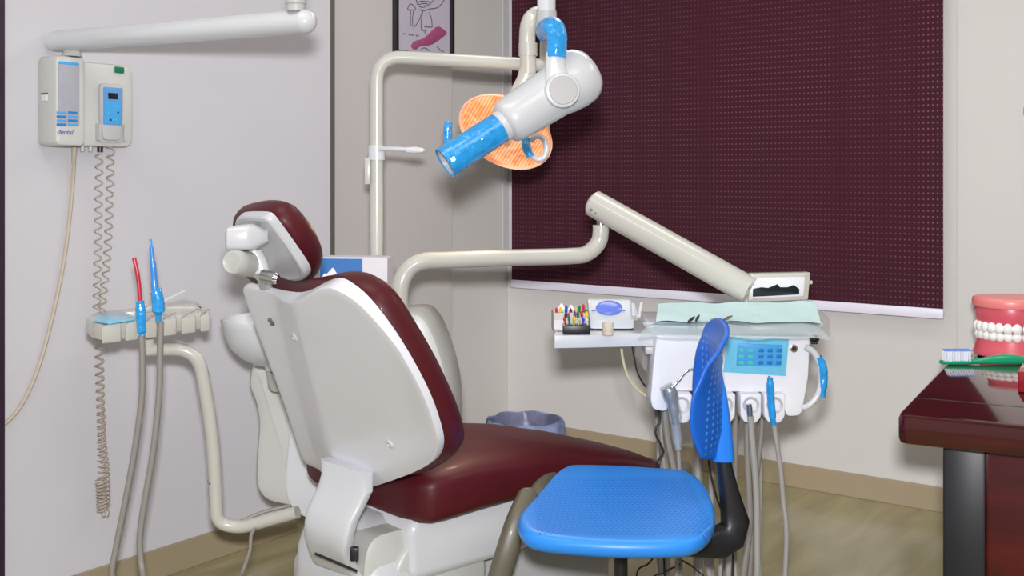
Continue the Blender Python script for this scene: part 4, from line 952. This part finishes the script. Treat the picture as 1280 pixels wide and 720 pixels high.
# back rest sheet
bc = []
NX, NY = 18, 26
TAB = [(0, 864, 864, 893), (0.25, 858, 862, 903), (0.5, 864, 866, 902), (0.7, 877, 868, 899), (0.85, 900, 875, 898), (1.0, 922, 884, 903)]
def backpt(s_, t_):
    a = s_*math.sqrt(1-0.40*t_*t_); b = t_*math.sqrt(1-0.30*s_*s_)
    v = min(1, max(0, (b+1)/2))
    for i in range(len(TAB)-1):
        if v <= TAB[i+1][0]: break
    f = (v-TAB[i][0])/(TAB[i+1][0]-TAB[i][0]); f = f*f*(3-2*f)*0.5+f*0.5
    n_, f_, c_ = [TAB[i][k]+(TAB[i+1][k]-TAB[i][k])*f for k in (1, 2, 3)]
    HWd = 0.165
    xn = (n_-640)/FPX*(2.75-HWd); xf = (f_-640)/FPX*(2.75+HWd); xc = (c_-640)/FPX*2.75
    A = (xn+xf)/2-xc; B = (xf-xn)/2
    z = 0.662+0.338*v
    return K(xc+A*a*a+B*a, 2.75+HWd*a, z)
rows = [[backpt(-1+2*i/NX, -1+2*j/NY) for i in range(NX+1)] for j in range(NY+1)]
mb = MB(); n_ = NX+1
mb.add([p for r in rows for p in r], [(j*n_+i, j*n_+i+1, (j+1)*n_+i+1, (j+1)*n_+i) for j in range(NY) for i in range(NX)])
Mbk = mat4(K(0.5, 2.75, 0.82), F, Z, R)
M_['backd'] = dots('blue_perforated_back', (26, 104, 214), (84, 156, 236), 0.022, 0.0165, 0.0038, axes=(0, 1), rough=0.36, bump=0.5, clip=(0, 0, 0.125, 0.125))
def mods(o):
    m = o.modifiers.new('thick', 'SOLIDIFY'); m.thickness = 0.011; m.offset = 0
    m = o.modifiers.new('sub', 'SUBSURF'); m.levels = 1; m.render_levels = 1
mb.build('backrest', M_['backd'], stl, M=Mbk, ang=80, mods=mods)
def upr(px, py, d, hw, hd, e=3): return (W(px, py, d), R*hw, F*hd, e)
MB().se([upr(896, 452, 2.735, 0.004, 0.012), upr(897, 470, 2.735, 0.012, 0.02), upr(898, 500, 2.735, 0.022, 0.026), upr(900, 540, 2.735, 0.028, 0.03), upr(902, 566, 2.735, 0.0285, 0.032), upr(903, 574, 2.735, 0.027, 0.032)], 24).build('bracket_sheath', 'blue', stl)
MB().se([upr(903, 566, 2.74, 0.018, 0.024), upr(906, 585, 2.74, 0.019, 0.026), upr(911, 612, 2.74, 0.024, 0.027), upr(916, 635, 2.74, 0.030, 0.028),
         (W(919, 652, 2.74), R*0.034+Z*0.004, F*0.03, 3), (W(915, 668, 2.735), R*0.026-Z*0.026, F*0.032, 3), (W(900, 677, 2.73), R*0.008-Z*0.038, F*0.034, 3), (W(880, 680, 2.71), -Z*0.030, F*0.036, 3), (W(860, 682, 2.69), -Z*0.020, F*0.04, 3), (W(800, 682, 2.68), -Z*0.012, F*0.05, 3), (W(760, 682, 2.68), -Z*0.010, F*0.05, 3)], 28).build('back_bracket', 'black', stl)
cs = WZ(776, 640, 0.56); cs = Vector((cs.x, cs.y, 0))
cs = Vector((*W(776, 700, 2.66).xy, 0))
MB().tube([cs+Z*0.50, cs+Z*0.30], 0.0165, 20).build('gas_stem', 'black', stl)
MB().tube([cs+Z*0.32, cs+Z*0.12], 0.027, 20).build('column', 'black', stl)
for i in range(5):
    a = 2*PI*i/5+0.3; d_ = Vector((math.cos(a), math.sin(a), 0)); pd = Vector((-d_.y, d_.x, 0))
    MB().se([(cs+Z*0.115, pd*0.028, Z*0.022, 3), (cs+d_*0.14+Z*0.10, pd*0.022, Z*0.016, 3), (cs+d_*0.27+Z*0.075, pd*0.016, Z*0.012, 3)], 14).build('leg', 'black', stl)
    cw = cs+d_*0.27+Z*0.028
    MB().tube([cw-pd*0.02, cw+pd*0.02], 0.027, 16).tube([cw+Z*0.02, cw+Z*0.05], 0.008, 8).build('caster', 'black', stl)

# ------------------------------------------------------------------ desk
ZD = 0.75; aD = math.radians(28.5)
dx = (R*math.sin(aD)+F*math.cos(aD)); dy = Vector((dx.y, -dx.x, 0))   # dx into depth, dy to the right
D0 = Vector((*WZ(1121, 517, ZD).xy, ZD))
MDk = mat4(D0, dy, dx, Z)
DL, DWd = 1.5, 1.12
dk = thing('desk', Vector((*(D0+dy*0.6+dx*0.4).xy, 0)), 'glossy dark red lacquered desk with black corner post at the right', 'desk')
MB().plate(MDk, round_poly(rect(0, 0, DL, DWd), 0.03, 6), -0.078, 0.0, 0.014).build('top', 'desktop', dk, M=MDk)
MB().plate(MDk, round_poly(rect(0.10, 0.07, 0.20, 0.17), 0.006, 2), -0.75, -0.078, 0.003).build('corner_post', 'black', dk)
MB().box(MDk, (DL-0.36, 0.03, 0.67), 0.003, 2, (0.20+(DL-0.36)/2, 0.10, -0.415)).build('front_panel', 'deskred', dk, M=MDk)
MB().box(MDk, (0.03, DWd-0.26, 0.67), 0.003, 2, (0.13, 0.17+(DWd-0.26)/2, -0.415)).build('side_panel', 'deskred', dk, M=MDk)
MB().plate(MDk, round_poly(rect(0.10, DWd-0.13, 0.18, DWd-0.05), 0.006, 2), -0.75, -0.078, 0.003).build('corner_post', 'black', dk)
MB().plate(MDk, round_poly(rect(DL-0.16, 0.07, DL-0.06, 0.17), 0.006, 2), -0.75, -0.078, 0.003).build('corner_post', 'black', dk)
MB().box(MDk, (DL-0.02, 0.004, 0.0012), 0, 1, (DL/2, 0.235, 0.0002)).build('dark_line', 'dark', dk)  # thin dark line across the desk top

# tooth model
tmC = W(1272, 446, 3.76); tmC = Vector((tmC.x, tmC.y, ZD))
tm = thing('tooth_model', tmC, 'large pink gum and white teeth demonstration model on the red desk', 'teeth model')
def jaw(a, b, n=48, open_=True):   # horseshoe like outline seen from above, front towards the viewer
    o = []
    for k_ in range(n):
        t = 2*PI*k_/n; x = a*math.copysign(abs(math.cos(t))**0.85, math.cos(t)); y = b*math.sin(t)
        if y > 0: y *= 0.75
        o.append((x, y))
    return o
MT2 = mat4(tmC, R, F, Z*1.03)
JA, JB = 0.148, 0.128
MB().dome(MT2, jaw(JA, JB), [(0.9, 0.0), (0.985, 0.004), (0.99, 0.012), (0.955, 0.022), (0.91, 0.050), (0.88, 0.062), (0.80, 0.066), (0.6, 0.06)]).build('lower_gum', 'gum', tm)
MB().dome(MT2, jaw(JA, JB), [(0.6, 0.108), (0.84, 0.104), (0.895, 0.109), (0.93, 0.125), (0.945, 0.150), (0.93, 0.160), (0.93, 0.163)]).build('upper_gum', 'gum', tm)
MB().dome(MT2, jaw(JA, JB), [(0.93, 0.158), (0.985, 0.160), (1.0, 0.166), (1.0, 0.178), (0.99, 0.186), (0.965, 0.190), (0.6, 0.192), (0.2, 0.193)]).build('palate_plate', 'gumtop', tm)
def jawpos(ang, kx):
    x = JA*kx*math.copysign(abs(math.cos(ang))**0.85, math.cos(ang)); y = JB*kx*math.sin(ang)
    if y > 0: y *= 0.75
    return x, y
for row, (z0, kx, hh) in enumerate(((0.096, 0.92, 0.0175), (0.070, 0.885, 0.0165))):
    for i in range(16):
        ang = PI+0.22 - 0.38 + (PI+0.32)*(i+0.5)/16*1.0
        ang = PI-0.16+(PI+0.32)*(i+0.5)/16
        x, y = jawpos(ang, kx); x2, y2 = jawpos(ang+0.01, kx); t = Vector((x2-x, y2-y, 0)).normalized()
        tw = MT2.to_3x3() @ t; nw = tw.cross(Z); big = 1.15 if abs(i-7.5) > 4 else 1.0
        Mt = mat4(Vector((0, 0, 0)), tw, nw, Z)
        MB().ball(MT2 @ Vector((x, y, z0)), 0.0156, 12, (0.97*big, 0.66*big, hh/0.0148), Mt).build('tooth', 'tooth', tm)
# giant toothbrush
TBZ = ZD+0.002
tbs = thing('toothbrush', W(1200, 452, 3.40), 'green toothbrush with white bristles lying before the teeth model', 'toothbrush')
dT = (CAM.z-ZD-0.006)*FPX/(453.5-HY)
k = dT/FPX
zc = ZD+0.008
def tp(px, dz=0.0): 
    p = W(px, 0, dT); return Vector((p.x, p.y, zc+dz))
MB().se([(tp(1174.5), F*0.006, Z*0.002, 2.2), (tp(1177), F*0.014, Z*0.006, 2.6), (tp(1190), F*0.018, Z*0.007, 3), (tp(1208, 0.001), F*0.016, Z*0.008, 2.6), (tp(1216, 0.002), F*0.010, Z*0.008, 2.2), (tp(1228, 0.004), F*0.011, Z*0.010, 2.2), (tp(1240, 0.007), F*0.015, Z*0.014, 2.4), (tp(1255, 0.009), F*0.017, Z*0.0165, 2.4), (tp(1270, 0.008), F*0.016, Z*0.015, 2.4), (tp(1290, 0.004), F*0.013, Z*0.011, 2.2), (tp(1320, 0.003), F*0.011, Z*0.008, 2.2), (tp(1334, 0.003), F*0.004, Z*0.003, 2.2)], 20).build('handle', 'green', tbs, label='green handle and head')
brs = MB(); brb = MB()
for i in range(10):
    for j in range(4):
        p = tp(1180.5+i*3.35)+F*(-0.011+j*0.0073)+Z*0.005
        brs.tube([p, p+Z*0.031], 0.0034, 6)
        brb.tube([p+Z*0.031, p+Z*0.036], 0.0034, 6)
brs.build('bristles', 'bristle', tbs); brb.build('bristle_tips', 'bristle_b' if False else M_['bristle_b'], tbs)
# small rounded grey stone and red box
gs = W(1209, 437, 3.70)
tag(MB().ball(Vector((gs.x, gs.y, ZD+0.014)), 0.022, 16, (1.0, 0.8, 0.62)).build('grey_pebble', 'lightgrey'), 'small round grey object on the desk behind the toothbrush head', 'ornament')
rb = frame(WZ(1272, 491, ZD), dy, dx)
tag(MB().box(rb, (0.16, 0.16, 0.058), 0.004, 3, (0.08, 0.08, 0.03)).build('red_box', 'redlac'), 'glossy red box on the desk at the right picture edge', 'box')

# ------------------------------------------------------------------ lights
def area(name, loc, target, sx_, sy_, e, c):
    l = bpy.data.lights.new(name, 'AREA'); l.shape = 'RECTANGLE'; l.size = sx_; l.size_y = sy_; l.energy = e; l.color = c
    o = bpy.data.objects.new(name, l); COL.objects.link(o); o.location = loc
    o.rotation_euler = (Vector(target)-Vector(loc)).to_track_quat('-Z', 'Y').to_euler(); return o
for i, (x, y) in enumerate(((1.5, -1.3), (3.4, -1.3), (1.5, -3.4), (3.4, -3.6))):
    area('ceiling_light', (x, y, H-0.03), (x, y, 0), 1.2, 0.6, 10, (1.0, 0.985, 0.96))
fl = CAM+Z*0.17-F*0.02
flo = area('flash', fl, fl+F*4-Z*1.0, 0.12, 0.09, 8.5, (0.98, 0.97, 1.0))
ld = flo.data; ld.use_nodes = True; lnt = ld.node_tree; em = [n for n in lnt.nodes if n.type == 'EMISSION'][0]
fo = lnt.nodes.new('ShaderNodeLightFalloff'); fo.inputs['Strength'].default_value = 1.0; lnt.links.new(fo.outputs['Constant'], em.inputs['Strength'])
w = bpy.data.worlds.new('world'); sc.world = w; w.use_nodes = True
bg = w.node_tree.nodes['Background']; bg.inputs[0].default_value = (0.97, 0.97, 1.0, 1); bg.inputs[1].default_value = 0.42  # even fill, added to come in through the open room front
lb = bpy.data.lights.new('lamp_glow', 'SPOT'); lb.energy = 9; lb.color = (1.0, 0.75, 0.5); lb.spot_size = 1.6; lb.shadow_soft_size = 0.05
lo = bpy.data.objects.new('lamp_glow', lb); COL.objects.link(lo); lo.location = ML.translation+ln*0.06; lo.rotation_euler = ln.to_track_quat('-Z', 'Y').to_euler()

# ------------------------------------------------------------------ camera
cd = bpy.data.cameras.new('camera'); cd.sensor_width = 36; cd.lens = 36*FPX/1280; cd.shift_y = -(360-HY)/1280; cd.clip_start = 0.02
co_ = bpy.data.objects.new('camera', cd); COL.objects.link(co_); co_.location = CAM; co_.rotation_euler = (PI/2, 0, TH)
sc.camera = co_
sc.view_settings.view_transform = 'Standard'; sc.view_settings.look = 'None'; sc.view_settings.exposure = 0; sc.view_settings.gamma = 1
